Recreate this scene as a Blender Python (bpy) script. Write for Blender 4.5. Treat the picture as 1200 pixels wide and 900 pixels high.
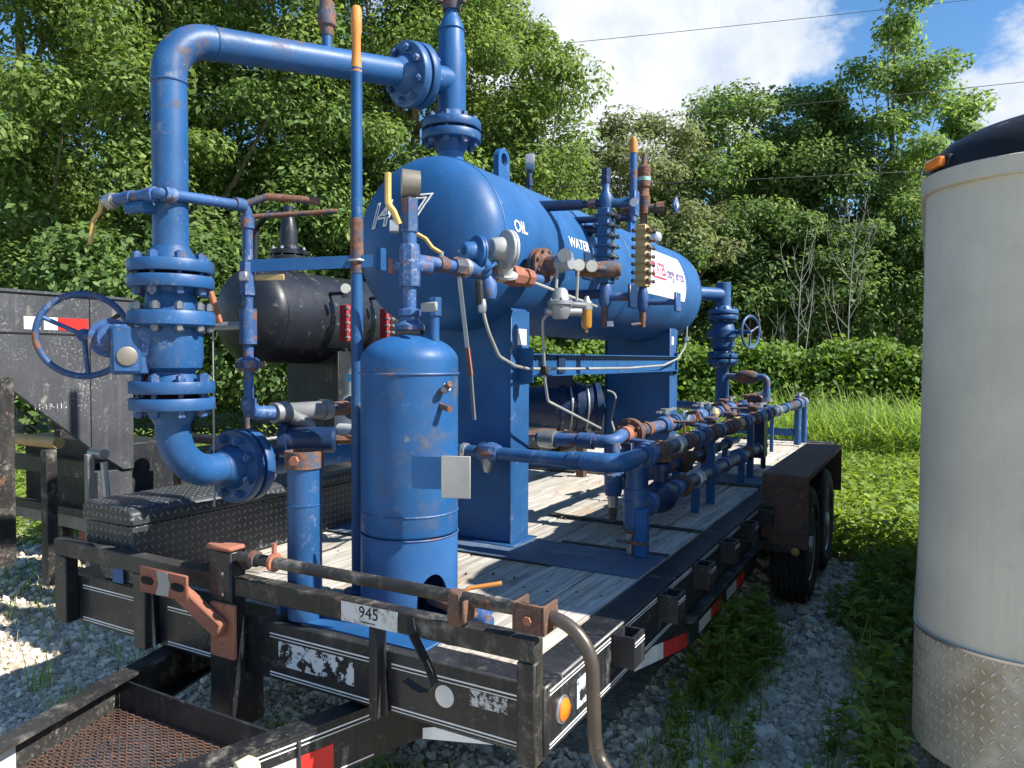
import bpy, bmesh, math, random
import numpy as np
from mathutils import Vector, Matrix
for o in list(bpy.data.objects): bpy.data.objects.remove(o)
SC=bpy.context.scene; COL=SC.collection
rad=math.radians
# ------------------------------------------------------------------ camera, sky, sun, exposure
CAM=Vector((.898,-1.763,1.55)); YAW,PITCH,ROLL=rad(29.2),rad(-1.93),rad(-.265)
fw=Vector((-math.sin(YAW)*math.cos(PITCH),math.cos(YAW)*math.cos(PITCH),math.sin(PITCH)))
rt=Vector((math.cos(YAW),math.sin(YAW),0)); dn=fw.cross(rt)
rt2=rt*math.cos(ROLL)+dn*math.sin(ROLL); dn2=-rt*math.sin(ROLL)+dn*math.cos(ROLL)
cd=bpy.data.cameras.new('camera'); cam=bpy.data.objects.new('camera',cd); COL.objects.link(cam)
cd.sensor_width=36; cd.lens=873.7/1200*36; cd.clip_start=.05; cd.clip_end=3000
m=Matrix.Identity(4)
for i in range(3): m[i][0]=rt2[i]; m[i][1]=-dn2[i]; m[i][2]=-fw[i]; m[i][3]=CAM[i]
cam.matrix_world=m; SC.camera=cam
F2=Vector((-math.sin(YAW),math.cos(YAW),0))
def at(px,depth,z=0.):            # ground position in the photo's column px at a distance in metres
    p=CAM+F2*depth+rt*((px-600)/873.7*depth); return Vector((p.x,p.y,z))
def raydir(px,py): return (fw+rt2*((px-600)/873.7)+dn2*((py-450)/873.7)).normalized()
EL,AZ=rad(43.5),rad(9)              # sun: to the right (+X) of the trailer, azimuth from +X toward +Y
SUN=Vector((math.cos(EL)*math.cos(AZ),math.cos(EL)*math.sin(AZ),math.sin(EL)))
W=bpy.data.worlds.new('World'); SC.world=W; W.use_nodes=True
nt=W.node_tree; nt.nodes.clear()
def N(nt,t,**k):
    n=nt.nodes.new(t)
    for a,b in k.items():
        if a.startswith('i_'):
            q=a[2:]; q=int(q) if q.isdigit() else q
            n.inputs[q].default_value=b
        else: setattr(n,a,b)
    return n
L=lambda nt,a,b: nt.links.new(a,b)
sky=N(nt,'ShaderNodeTexSky',sky_type='NISHITA',sun_disc=False,sun_elevation=EL,sun_rotation=rad(90)-AZ,altitude=0,air_density=1.0,dust_density=.25,ozone_density=2.6)
tc=N(nt,'ShaderNodeTexCoord')
def cloudmask():
    mp=N(nt,'ShaderNodeMapping'); mp.inputs['Scale'].default_value=(1,1,1.7); mp.inputs['Location'].default_value=(3.1,.7,.35)
    L(nt,tc.outputs['Generated'],mp.inputs['Vector'])
    n1=N(nt,'ShaderNodeTexNoise',i_Scale=4.2,i_Detail=12.,i_Roughness=.62); L(nt,mp.outputs[0],n1.inputs['Vector'])
    out=n1.outputs['Fac']
    for (px,py,c0,c1,w) in ((740,70,.978,.999,.26),(860,50,.984,.9995,.24),(1225,95,.992,.9995,.3),(560,-20,.985,.9995,.2),(690,150,.994,.9999,.12)):
        d=raydir(px,py)
        dp=N(nt,'ShaderNodeVectorMath',operation='DOT_PRODUCT'); L(nt,tc.outputs['Generated'],dp.inputs[0]); dp.inputs[1].default_value=d
        mr=N(nt,'ShaderNodeMapRange',interpolation_type='SMOOTHSTEP'); L(nt,dp.outputs['Value'],mr.inputs['Value'])
        mr.inputs['From Min'].default_value=c0; mr.inputs['From Max'].default_value=c1; mr.inputs['To Max'].default_value=w
        ad=N(nt,'ShaderNodeMath',operation='ADD'); L(nt,out,ad.inputs[0]); L(nt,mr.outputs[0],ad.inputs[1]); out=ad.outputs[0]
    return out
cm=cloudmask()
r=N(nt,'ShaderNodeMapRange',interpolation_type='SMOOTHSTEP'); L(nt,cm,r.inputs['Value']); r.inputs['From Min'].default_value=.62; r.inputs['From Max'].default_value=.75
n9=N(nt,'ShaderNodeTexNoise',i_Scale=7.,i_Detail=8.,i_Roughness=.6); L(nt,tc.outputs['Generated'],n9.inputs['Vector']); r2=N(nt,'ShaderNodeMapRange'); L(nt,n9.outputs['Fac'],r2.inputs['Value']); r2.inputs['From Min'].default_value=.36; r2.inputs['From Max'].default_value=.62
cc=N(nt,'ShaderNodeMix',data_type='RGBA'); L(nt,r2.outputs[0],cc.inputs['Factor']); cc.inputs['A'].default_value=(4.4,5.0,6.0,1); cc.inputs['B'].default_value=(6.9,7.0,7.2,1)
mx=N(nt,'ShaderNodeMix',data_type='RGBA'); L(nt,r.outputs[0],mx.inputs['Factor'])
hs=N(nt,'ShaderNodeHueSaturation',i_Saturation=1.22,i_Value=1.15); L(nt,sky.outputs[0],hs.inputs['Color'])
L(nt,hs.outputs[0],mx.inputs['A']); L(nt,cc.outputs['Result'],mx.inputs['B'])
bg=N(nt,'ShaderNodeBackground',i_Strength=.082); L(nt,mx.outputs['Result'],bg.inputs[0]); wo=N(nt,'ShaderNodeOutputWorld'); L(nt,bg.outputs[0],wo.inputs[0])
sl=bpy.data.lights.new('sun','SUN'); sl.energy=5.0; sl.angle=rad(.53); sl.color=(1,.955,.88)
so=bpy.data.objects.new('sun',sl); COL.objects.link(so); so.rotation_euler=SUN.to_track_quat('Z','Y').to_euler(); so.location=(8,0,9)
SC.view_settings.view_transform='Standard'; SC.view_settings.look='None'; SC.view_settings.gamma=1; SC.view_settings.exposure=1.0
# ------------------------------------------------------------------ materials
MAT={}
def newmat(name):
    m=bpy.data.materials.new(name); m.use_nodes=True; MAT[name]=m; nt=m.node_tree; nt.nodes.clear()
    o=N(nt,'ShaderNodeOutputMaterial'); b=N(nt,'ShaderNodeBsdfPrincipled'); L(nt,b.outputs[0],o.inputs[0]); return m,nt,b,o
def noise(nt,vec,scale,detail=4.,rough=.55,lo=None,hi=None):
    n=N(nt,'ShaderNodeTexNoise',i_Scale=scale,i_Detail=detail,i_Roughness=rough)
    L(nt,vec,n.inputs['Vector'])
    if lo is None: return n.outputs['Fac']
    r=N(nt,'ShaderNodeMapRange',interpolation_type='SMOOTHSTEP'); L(nt,n.outputs['Fac'],r.inputs['Value']); r.inputs['From Min'].default_value=lo; r.inputs['From Max'].default_value=hi
    return r.outputs[0]
def mixc(nt,f,a,b):
    m=N(nt,'ShaderNodeMix',data_type='RGBA')
    if isinstance(f,(int,float)): m.inputs['Factor'].default_value=f
    else: L(nt,f,m.inputs['Factor'])
    for s,v in (('A',a),('B',b)):
        if isinstance(v,tuple): m.inputs[s].default_value=(*v[:3],1)
        else: L(nt,v,m.inputs[s])
    return m.outputs['Result']
def bump(nt,b,h,st,dist=.002):
    n=N(nt,'ShaderNodeBump',i_Strength=st,i_Distance=dist); L(nt,h,n.inputs['Height']); L(nt,n.outputs[0],b.inputs['Normal'])
def objco(nt,rnd=True):
    t=N(nt,'ShaderNodeTexCoord'); 
    if not rnd: return t.outputs['Object']
    i=N(nt,'ShaderNodeObjectInfo'); s=N(nt,'ShaderNodeVectorMath',operation='SCALE'); s.inputs[0].default_value=(17,31,47); L(nt,i.outputs['Random'],s.inputs['Scale'])
    a=N(nt,'ShaderNodeVectorMath',operation='ADD'); L(nt,t.outputs['Object'],a.inputs[0]); L(nt,s.outputs[0],a.inputs[1]); return a.outputs[0]
RUST=(.1,.045,.027); RUSTL=(.25,.12,.07)
def paint(name,col,rough=.4,rust=0.,wear=0.,wearc=(.45,.43,.38),metal=0.,var=.22,dust=0.,coat=0.,bumpy=.15,sc=1.,spec=.4,streak=0.,streakc=(.12,.12,.12)):
    m,nt,b,o=newmat(name); v=objco(nt)
    c=mixc(nt,noise(nt,v,3*sc,5,.6,.3,.7),tuple(x*(1-var) for x in col),tuple(min(1,x*(1+var)) for x in col))
    if dust: c=mixc(nt,noise(nt,v,9*sc,6,.7,.62-.22*dust,.85),c,(.38,.35,.29))
    if streak:
        sm=N(nt,'ShaderNodeMapping'); sm.inputs['Scale'].default_value=(16,16,1.1); L(nt,v,sm.inputs[0]); sk=N(nt,'ShaderNodeMath',operation='MULTIPLY'); L(nt,noise(nt,sm.outputs[0],1.6,6,.7,.5,.8),sk.inputs[0]); sk.inputs[1].default_value=streak; c=mixc(nt,sk.outputs[0],c,streakc)
        c=mixc(nt,noise(nt,v,1.4,4,.6,.45,.8),c,tuple(min(1,x*1.25+.02) for x in col))
    if wear:
        wm=N(nt,'ShaderNodeMath',operation='MULTIPLY'); L(nt,noise(nt,v,70*sc,8,.75,.60-.10*wear,.72-.08*wear),wm.inputs[0]); L(nt,noise(nt,v,5*sc,5,.7,.50-.12*wear,.75),wm.inputs[1]); c=mixc(nt,wm.outputs[0],c,wearc)
    R=N(nt,'ShaderNodeMath',operation='MULTIPLY_ADD'); L(nt,noise(nt,v,14*sc,4),R.inputs[0]); R.inputs[1].default_value=.28; R.inputs[2].default_value=rough-.14
    if rust:
        rc=mixc(nt,noise(nt,v,34*sc,7,.75,.3,.7),RUST,RUSTL); rc=mixc(nt,noise(nt,v,12*sc,5,.7,.52,.7),rc,(.05,.03,.022)); f=noise(nt,v,11*sc,9,.72,.70-.30*rust,.76-.28*rust)
        c=mixc(nt,f,c,rc); R2=N(nt,'ShaderNodeMix',data_type='FLOAT'); L(nt,f,R2.inputs['Factor']); L(nt,R.outputs[0],R2.inputs['A']); R2.inputs['B'].default_value=.9; L(nt,R2.outputs['Result'],b.inputs['Roughness'])
    else: L(nt,R.outputs[0],b.inputs['Roughness'])
    L(nt,c,b.inputs['Base Color']); b.inputs['Metallic'].default_value=metal
    b.inputs['Specular IOR Level'].default_value=spec
    if coat: b.inputs['Coat Weight'].default_value=coat; b.inputs['Coat Roughness'].default_value=.25
    if bumpy: bump(nt,b,noise(nt,v,90*sc,5,.65),bumpy,.0015)
    return m
BL=(.015,.084,.228)
paint('blue',BL,.47,rust=.0,wear=.12,wearc=(.2,.27,.4),var=.2,dust=.05,bumpy=.14,spec=.3,streak=.3,streakc=(.07,.1,.16))
paint('blue_pipe',(.014,.073,.198),.45,rust=.24,wear=.4,streak=.45,streakc=(.1,.1,.12),wearc=(.3,.36,.44),dust=.15)
paint('blue_worn',(.03,.085,.22),.5,rust=.52,wear=.8,wearc=(.42,.46,.5),dust=.35)
paint('navy',(.008,.025,.075),.4,rust=.15,wear=.3,wearc=(.2,.22,.25),dust=.1)
paint('rusty',(.055,.065,.095),.7,rust=.86,wear=.5,wearc=(.38,.33,.28),bumpy=.6,sc=1.6)
paint('gauge_case',(.2,.18,.15),.45,metal=.4,wear=.3)
paint('rust_red',(.3,.115,.07),.8,rust=.42,wear=.6,wearc=(.45,.28,.2),bumpy=.5)
paint('rust_pitted',(.13,.075,.055),.75,rust=.6,wear=1.7,wearc=(.022,.018,.017),bumpy=.9,sc=1.8)
paint('pipe_bare',(.09,.075,.062),.38,metal=.5,rust=.5,wear=.5,wearc=(.3,.28,.25))
paint('blue_dusty',(.075,.115,.18),.6,rust=.12,wear=.4,wearc=(.2,.2,.2),dust=.5)
paint('steel_blue',(.035,.06,.11),.42,rust=.3,wear=.8,wearc=(.3,.32,.35),dust=.3)
paint('galv_dull',(.28,.29,.3),.5,metal=.5,wear=.5,rust=.15,wearc=(.15,.14,.13))
paint('leg_grey',(.2,.185,.16),.6,wear=.5,dust=.3)
paint('cream',(.66,.62,.42),.5,wear=.2)
paint('black',(.012,.013,.016),.42,rust=.12,streak=.35,streakc=(.16,.145,.12),wear=.55,wearc=(.3,.29,.26),dust=.25,var=.3)
paint('black_rail',(.02,.019,.018),.5,rust=.3,streak=.3,streakc=(.2,.17,.13),wear=.8,wearc=(.3,.27,.22),dust=.55,var=.3)
paint('black_tank',(.012,.014,.02),.42,wear=.2,wearc=(.2,.2,.2),dust=.15)
paint('charcoal',(.05,.052,.058),.5,streak=.35,streakc=(.17,.17,.17),wear=.85,wearc=(.42,.42,.42),dust=.2,rust=.05)
paint('brass_tan',(.42,.3,.13),.55,rust=.3,wear=.4)
paint('yellow_handle',(.5,.33,.1),.6,rust=.3,wear=.5,wearc=(.5,.45,.38))
paint('orange_cap',(.62,.24,.05),.6,rust=.25,wear=.3)
paint('grey_cast',(.36,.37,.36),.5,wear=.4,rust=.05,wearc=(.25,.25,.25))
paint('galv',(.42,.43,.44),.42,metal=.75,wear=.4,rust=.08,wearc=(.2,.18,.16))
paint('steel',(.5,.5,.5),.35,metal=.9,wear=.3)
paint('nut',(.2,.21,.23),.4,metal=.6,rust=.12,wear=.3)
paint('white_tube',(.3,.3,.28),.45,wear=.3,wearc=(.3,.3,.28))
paint('gauge_face',(.55,.54,.48),.3,wear=.1)
paint('white_paint',(.72,.72,.7),.5,wear=.25,wearc=(.3,.3,.3))
paint('panel_grey',(.34,.33,.31),.55,wear=.6,wearc=(.3,.24,.15),dust=.2)
paint('red_tape',(.62,.03,.025),.35,wear=.25,wearc=(.5,.2,.18))
paint('white_tape',(.68,.68,.64),.35,wear=.25,wearc=(.3,.3,.28))
paint('red_glass',(.28,.025,.03),.4,wear=.2)
paint('amber',(.78,.2,.015),.25,var=.1,coat=.4)
paint('amber_dull',(.4,.26,.07),.4)
paint('amber_fluid',(.42,.2,.03),.2,coat=.5)
paint('rubber',(.018,.018,.019),.8,dust=.2,bumpy=.4)
paint('dark_gap',(.006,.006,.007),.9)
paint('cap_black',(.012,.012,.013),.5,dust=.1,spec=.25)
paint('stone',(.3,.29,.27),.9,var=.4,bumpy=.8)
paint('wire',(.03,.03,.03),.6)
paint('bark',(.2,.17,.13),.9,var=.5,bumpy=.9)
paint('dead_wood',(.3,.28,.24),.85,var=.3)
paint('aqua_tape',(.1,.4,.65),.5)
paint('green_tag',(.25,.4,.33),.5,wear=.4)
paint('logo_red',(.5,.03,.08),.5); paint('logo_violet',(.2,.12,.32),.5); paint('marker_ink',(.01,.01,.012),.6)
paint('label_cream',(.7,.58,.36),.5,wear=.3,wearc=(.75,.73,.68))
# aluminium skin
m,nt,b,o=newmat('aluminium'); v=objco(nt)
mp=N(nt,'ShaderNodeMapping'); mp.inputs['Scale'].default_value=(60,60,2.5); L(nt,v,mp.inputs[0])
c=mixc(nt,noise(nt,v,2.2,5,.6,.3,.7),(.5,.462,.375),(.63,.585,.475)); c=mixc(nt,noise(nt,mp.outputs[0],1.2,4,.7,.45,1.1),c,(.47,.43,.35))
c=mixc(nt,noise(nt,v,55,4,.8,.72,.76),c,(.75,.73,.68)); mp3=N(nt,'ShaderNodeMapping'); mp3.inputs['Scale'].default_value=(3,3,40); L(nt,v,mp3.inputs[0]); c=mixc(nt,noise(nt,mp3.outputs[0],1.5,6,.8,.66,.7),c,(.36,.34,.29)); c=mixc(nt,noise(nt,v,3.3,7,.7,.55,.8),c,(.42,.38,.3))
L(nt,c,b.inputs['Base Color']); b.inputs['Metallic'].default_value=.1; b.inputs['Roughness'].default_value=.55; bump(nt,b,noise(nt,mp.outputs[0],2,3),.08)
# diamond tread plate (relief + colour), uv = metres
def tread(name,col,hi,metal,rough,cell=.021,dirt=None):
    m,nt,b,o=newmat(name); uv=N(nt,'ShaderNodeTexCoord').outputs['UV']
    s=N(nt,'ShaderNodeVectorMath',operation='SCALE'); L(nt,uv,s.inputs[0]); s.inputs['Scale'].default_value=1/cell
    fl=N(nt,'ShaderNodeVectorMath',operation='FLOOR'); L(nt,s.outputs[0],fl.inputs[0]); fr=N(nt,'ShaderNodeVectorMath',operation='SUBTRACT'); L(nt,s.outputs[0],fr.inputs[0]); L(nt,fl.outputs[0],fr.inputs[1])
    a=N(nt,'ShaderNodeSeparateXYZ'); L(nt,fl.outputs[0],a.inputs[0]); f=N(nt,'ShaderNodeSeparateXYZ'); L(nt,fr.outputs[0],f.inputs[0])
    def M(op,x,y=None):
        n=N(nt,'ShaderNodeMath',operation=op)
        for i,q in enumerate((x,y)):
            if q is None: continue
            if isinstance(q,(int,float)): n.inputs[i].default_value=q
            else: L(nt,q,n.inputs[i])
        return n.outputs[0]
    par=M('SUBTRACT',M('MULTIPLY',M('FLOORED_MODULO',M('ADD',a.outputs[0],a.outputs[1]),2),2),1)
    X=M('SUBTRACT',f.outputs[0],.5); Y=M('MULTIPLY',M('SUBTRACT',f.outputs[1],.5),par)
    p=M('ADD',X,Y); q=M('SUBTRACT',X,Y)
    d=M('ADD',M('POWER',M('DIVIDE',p,.62),2),M('POWER',M('DIVIDE',q,.2),2))
    r=N(nt,'ShaderNodeMapRange',interpolation_type='SMOOTHSTEP'); L(nt,d,r.inputs['Value']); r.inputs['From Min'].default_value=1.; r.inputs['From Max'].default_value=.25
    v=objco(nt); base=mixc(nt,noise(nt,v,8,5,.65,.35,.7),col,tuple(x*1.5 for x in col))
    if dirt: base=mixc(nt,noise(nt,v,5,5,.65,.45,.75),base,dirt)
    L(nt,mixc(nt,r.outputs[0],base,hi),b.inputs['Base Color']); b.inputs['Metallic'].default_value=metal; b.inputs['Roughness'].default_value=rough
    bump(nt,b,r.outputs[0],.9,.003)
tread('tread_black',(.04,.042,.047),(.2,.21,.22),.3,.42,.03)
tread('tread_alu',(.38,.34,.27),(.62,.58,.5),.2,.5,.034,(.3,.23,.15))
# weathered deck wood: grain along local Y
m,nt,b,o=newmat('deck_wood'); v=objco(nt); mp=N(nt,'ShaderNodeMapping'); mp.inputs['Scale'].default_value=(38,1.5,38); L(nt,v,mp.inputs[0])
oi=N(nt,'ShaderNodeObjectInfo')
c=mixc(nt,noise(nt,mp.outputs[0],1.3,6,.65,.3,.7),(.31,.285,.245),(.6,.57,.5))
c=mixc(nt,noise(nt,v,1.6,4,.6,.5,.75),c,(.5,.36,.23)); c=mixc(nt,noise(nt,v,2.7,6,.7,.56,.8),c,(.16,.14,.12)); c=mixc(nt,noise(nt,v,1.1,5,.7,.62,.72),c,(.34,.17,.08)); c=mixc(nt,noise(nt,mp.outputs[0],3.1,4,.7,.56,.68),c,(.1,.09,.075))
c=mixc(nt,noise(nt,v,7,6,.75,.66,.75),c,(.1,.09,.08))
h=N(nt,'ShaderNodeHueSaturation'); mr=N(nt,'ShaderNodeMapRange',i_3=.78,i_4=1.1); L(nt,oi.outputs['Random'],mr.inputs[0]); L(nt,mr.outputs[0],h.inputs['Value']); L(nt,c,h.inputs['Color'])
L(nt,h.outputs[0],b.inputs['Base Color']); b.inputs['Roughness'].default_value=.88; bump(nt,b,noise(nt,mp.outputs[0],2.2,6,.7),.7,.004)
# patchy things: sticker remains with ragged alpha
def ragged(name,col,lo,hi,sc,rough=.5):
    m,nt,b,o=newmat(name); v=objco(nt); f=noise(nt,v,sc,6,.7,lo,hi)
    t=N(nt,'ShaderNodeBsdfTransparent'); x=N(nt,'ShaderNodeMixShader'); L(nt,f,x.inputs[0]); L(nt,t.outputs[0],x.inputs[1]); L(nt,b.outputs[0],x.inputs[2]); L(nt,x.outputs[0],o.inputs[0])
    b.inputs['Base Color'].default_value=(*col,1); b.inputs['Roughness'].default_value=rough
ragged('sticker_torn',(.62,.63,.65),.47,.5,22); ragged('sticker_flaked',(.5,.5,.5),.46,.52,70); ragged('pale_ragged',(.62,.62,.6),.3,.52,18)
ragged('rust_bloom',(.2,.13,.085),.5,.82,13,.85); ragged('pale_scuff',(.5,.47,.36),.6,.86,17,.7); ragged('dirt_film',(.2,.17,.13),.46,.95,9,.9)
# leaves
def leaf(name,c1,c2,c3,tr=.35,sh=.45):
    m,nt,b,o=newmat(name); g=N(nt,'ShaderNodeNewGeometry'); r=N(nt,'ShaderNodeValToRGB'); e=r.color_ramp.elements
    e[0].color=(*c1,1); e[1].color=(*c3,1); x=e.new(.55); x.color=(*c2,1); L(nt,g.outputs['Random Per Island'],r.inputs[0])
    L(nt,r.outputs[0],b.inputs['Base Color']); b.inputs['Roughness'].default_value=.6; b.inputs['Specular IOR Level'].default_value=.25
    t=N(nt,'ShaderNodeBsdfTranslucent'); h=N(nt,'ShaderNodeHueSaturation',i_Value=1.5,i_Saturation=1.15,i_Hue=.485); L(nt,r.outputs[0],h.inputs['Color']); L(nt,h.outputs[0],t.inputs[0])
    x=N(nt,'ShaderNodeMixShader',i_0=tr); L(nt,b.outputs[0],x.inputs[1]); L(nt,t.outputs[0],x.inputs[2]); L(nt,x.outputs[0],o.inputs[0])
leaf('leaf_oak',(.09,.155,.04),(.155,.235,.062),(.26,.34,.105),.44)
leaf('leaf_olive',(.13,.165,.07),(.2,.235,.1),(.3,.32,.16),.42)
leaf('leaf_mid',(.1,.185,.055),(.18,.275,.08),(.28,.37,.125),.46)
leaf('leaf_dark',(.08,.145,.045),(.13,.21,.065),(.2,.28,.095),.44)  # darker green; on the understory it carries the wood's shade
leaf('leaf_vine',(.07,.14,.025),(.13,.22,.04),(.22,.31,.07),.42)
leaf('leaf_weed',(.12,.19,.035),(.2,.29,.055),(.3,.4,.09),.42)
leaf('grass_blade',(.14,.23,.045),(.22,.33,.075),(.33,.44,.13),.45)
leaf('dry_blade',(.3,.25,.13),(.42,.36,.2),(.55,.48,.3),.3)
# ground
m,nt,b,o=newmat('ground'); v=objco(nt,False); sx=N(nt,'ShaderNodeSeparateXYZ'); L(nt,v,sx.inputs[0])
vo=N(nt,'ShaderNodeTexVoronoi',i_Scale=34.); L(nt,v,vo.inputs['Vector']); vo2=N(nt,'ShaderNodeTexVoronoi',i_Scale=34.,feature='DISTANCE_TO_EDGE'); L(nt,v,vo2.inputs['Vector'])
g=mixc(nt,vo.outputs['Color'],(.3,.27,.22),(.6,.55,.46)); er=N(nt,'ShaderNodeMapRange',i_1=0.,i_2=.06); L(nt,vo2.outputs['Distance'],er.inputs[0])
g=mixc(nt,er.outputs[0],(.07,.065,.055),g); g=mixc(nt,noise(nt,v,1.3,5,.65,.45,.7),g,(.3,.26,.2))
gr=mixc(nt,noise(nt,v,6,5,.7,.3,.7),(.05,.075,.02),(.13,.16,.045))
# grass away from the gravelled yard
fy=N(nt,'ShaderNodeMapRange',i_1=5.6,i_2=7.5); L(nt,sx.outputs['Y'],fy.inputs[0])
fx=N(nt,'ShaderNodeMapRange',i_1=-5.5,i_2=-7.5); L(nt,sx.outputs['X'],fx.inputs[0])
fm=N(nt,'ShaderNodeMath',operation='MAXIMUM'); L(nt,fy.outputs[0],fm.inputs[0]); L(nt,fx.outputs[0],fm.inputs[1])
L(nt,mixc(nt,fm.outputs[0],g,gr),b.inputs['Base Color']); b.inputs['Roughness'].default_value=.95; bump(nt,b,er.outputs[0],.6,.012)
m,nt,b,o=newmat('gravel'); g=N(nt,'ShaderNodeNewGeometry'); r=N(nt,'ShaderNodeValToRGB'); e=r.color_ramp.elements; e[0].color=(.36,.3,.22,1); e[1].color=(.86,.76,.6,1); L(nt,g.outputs['Random Per Island'],r.inputs[0]); L(nt,r.outputs[0],b.inputs['Base Color']); b.inputs['Roughness'].default_value=.92
m,nt,b,o=newmat('clear_glass'); b.inputs['Base Color'].default_value=(.1,.12,.12,1); b.inputs['Roughness'].default_value=.08
# ------------------------------------------------------------------ geometry helpers
LOC={}
def thing(name,label,cat,loc=(0,0,0),group=None):
    o=bpy.data.objects.new(name,None); COL.objects.link(o); o.location=loc; o['label']=label; o['category']=cat; o.empty_display_size=.1
    if group: o['group']=group
    LOC[o]=Vector(loc); return o
def V3(a): return np.array(a,dtype=float)
def frame(d):
    d=V3(d); d=d/np.linalg.norm(d); a=np.array([0,0,1.]) if abs(d[2])<.9 else np.array([0,1.,0]); u=np.cross(a,d); u/=np.linalg.norm(u); return u,np.cross(d,u),d
def box(c,s,rz=0.,rm=None):
    c=V3(c); h=V3(s)/2; v=np.array([(x,y,z) for x in(-1,1) for y in(-1,1) for z in(-1,1)])*h
    if rz: cs,sn=math.cos(rz),math.sin(rz); v=v@np.array([[cs,sn,0],[-sn,cs,0],[0,0,1]])
    if rm is not None: v=v@np.array(rm).T
    return v+c,[(0,1,3,2),(4,6,7,5),(0,4,5,1),(2,3,7,6),(0,2,6,4),(1,5,7,3)]
def bx(x0,x1,y0,y1,z0,z1): return box(((x0+x1)/2,(y0+y1)/2,(z0+z1)/2),(x1-x0,y1-y0,z1-z0))
def beam(p,q,w,h):          # box from p to q, w wide (horizontal), h tall
    p,q=V3(p),V3(q); d=q-p; l=np.linalg.norm(d); d/=l; u=np.cross(d,(0,0,1.)); 
    if np.linalg.norm(u)<1e-6: u=np.array([1.,0,0])
    u/=np.linalg.norm(u); w_=np.cross(u,d); return box((p+q)/2,(w,l,h),rm=np.stack([u,d,w_],1))
def lathe(p,d,prof,n=28,a0=0.,a1=None):
    u,w,d=frame(d); p=V3(p); V=[];F=[]; full=a1 is None; A=[a0+(2*math.pi*k/n if full else (a1-a0)*k/(n-1)) for k in range(n)]
    for t,r in prof:
        for a in A: V.append(p+d*t+(u*math.cos(a)+w*math.sin(a))*r)
    for i in range(len(prof)-1):
        for k in range(n if full else n-1): a=i*n+k; b_=i*n+(k+1)%n; F.append((a,b_,b_+n,a+n))
    if full:
        if prof[0][1]>1e-6: F.append(tuple(range(n))[::-1])
        if prof[-1][1]>1e-6: F.append(tuple((len(prof)-1)*n+k for k in range(n)))
    return np.array(V),F
def cyl(p,q,r,n=20,r2=None,ch=0.):
    p,q=V3(p),V3(q); l=np.linalg.norm(q-p); r2=r if r2 is None else r2
    pr=[(0,r),(l,r2)] if not ch else [(0,r-ch),(ch,r),(l-ch,r2),(l,r2-ch)]
    return lathe(p,q-p,pr,n)
def fillet(pts,R,seg=8):
    P=[V3(p) for p in pts]; out=[P[0]]
    for i in range(1,len(P)-1):
        a,b_,c=P[i-1],P[i],P[i+1]; u=a-b_; w=c-b_; lu,lw=np.linalg.norm(u),np.linalg.norm(w); u/=lu; w/=lw
        ang=math.acos(max(-1,min(1,u@w))); 
        if ang>3.1: out.append(b_); continue
        t=min(R/math.tan(ang/2),lu*.49 if i>1 else lu*.98,lw*.49 if i<len(P)-2 else lw*.98); Rr=t*math.tan(ang/2); bi=(u+w)/np.linalg.norm(u+w); cen=b_+bi*Rr/math.sin(ang/2)
        s,e=b_+u*t,b_+w*t; vs,ve=s-cen,e-cen; om=math.pi-ang
        for k in range(seg+1): f=k/seg; out.append(cen+(vs*math.sin((1-f)*om)+ve*math.sin(f*om))/math.sin(om))
    out.append(P[-1]); return out
def tube(pts,r,n=14,bend=0.,closed=False,seg=8,taper=None):
    P=[V3(p) for p in (fillet(pts,bend,seg) if bend else pts)]; m=len(P); V=[];F=[]; pu=None
    for i,p in enumerate(P):
        t=(P[(i+1)%m]-P[i-1]) if closed else (P[min(i+1,m-1)]-P[max(i-1,0)]); t/=np.linalg.norm(t)
        if pu is None: u=frame(t)[0]
        else: u=pu-t*(pu@t); u/=np.linalg.norm(u)
        w=np.cross(t,u); pu=u; rr=r if taper is None else r*(1+(taper-1)*i/(m-1))
        for k in range(n): a=2*math.pi*k/n; V.append(p+(u*math.cos(a)+w*math.sin(a))*rr)
    for i in range(m if closed else m-1):
        for k in range(n): a=i*n+k; b_=i*n+(k+1)%n; c=(i+1)%m*n; F.append((a,b_,c+(k+1)%n,c+k))
    if not closed: F.append(tuple(range(n))[::-1]); F.append(tuple((m-1)*n+k for k in range(n)))
    return np.array(V),F
def prism(poly,o,u,v,w):
    o,u,v,w=V3(o),V3(u),V3(v),V3(w); n=len(poly); A=[o+u*a+v*b_ for a,b_ in poly]
    return np.array(A+[a+w for a in A]),[tuple(range(n))[::-1],tuple(range(n,2*n))]+[(i,(i+1)%n,n+(i+1)%n,n+i) for i in range(n)]
def torus(c,d,R,r,n=36,k=10):
    u,w,d=frame(d); c=V3(c); return tube([c+(u*math.cos(2*math.pi*i/n)+w*math.sin(2*math.pi*i/n))*R for i in range(n)],r,k,closed=True)
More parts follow.
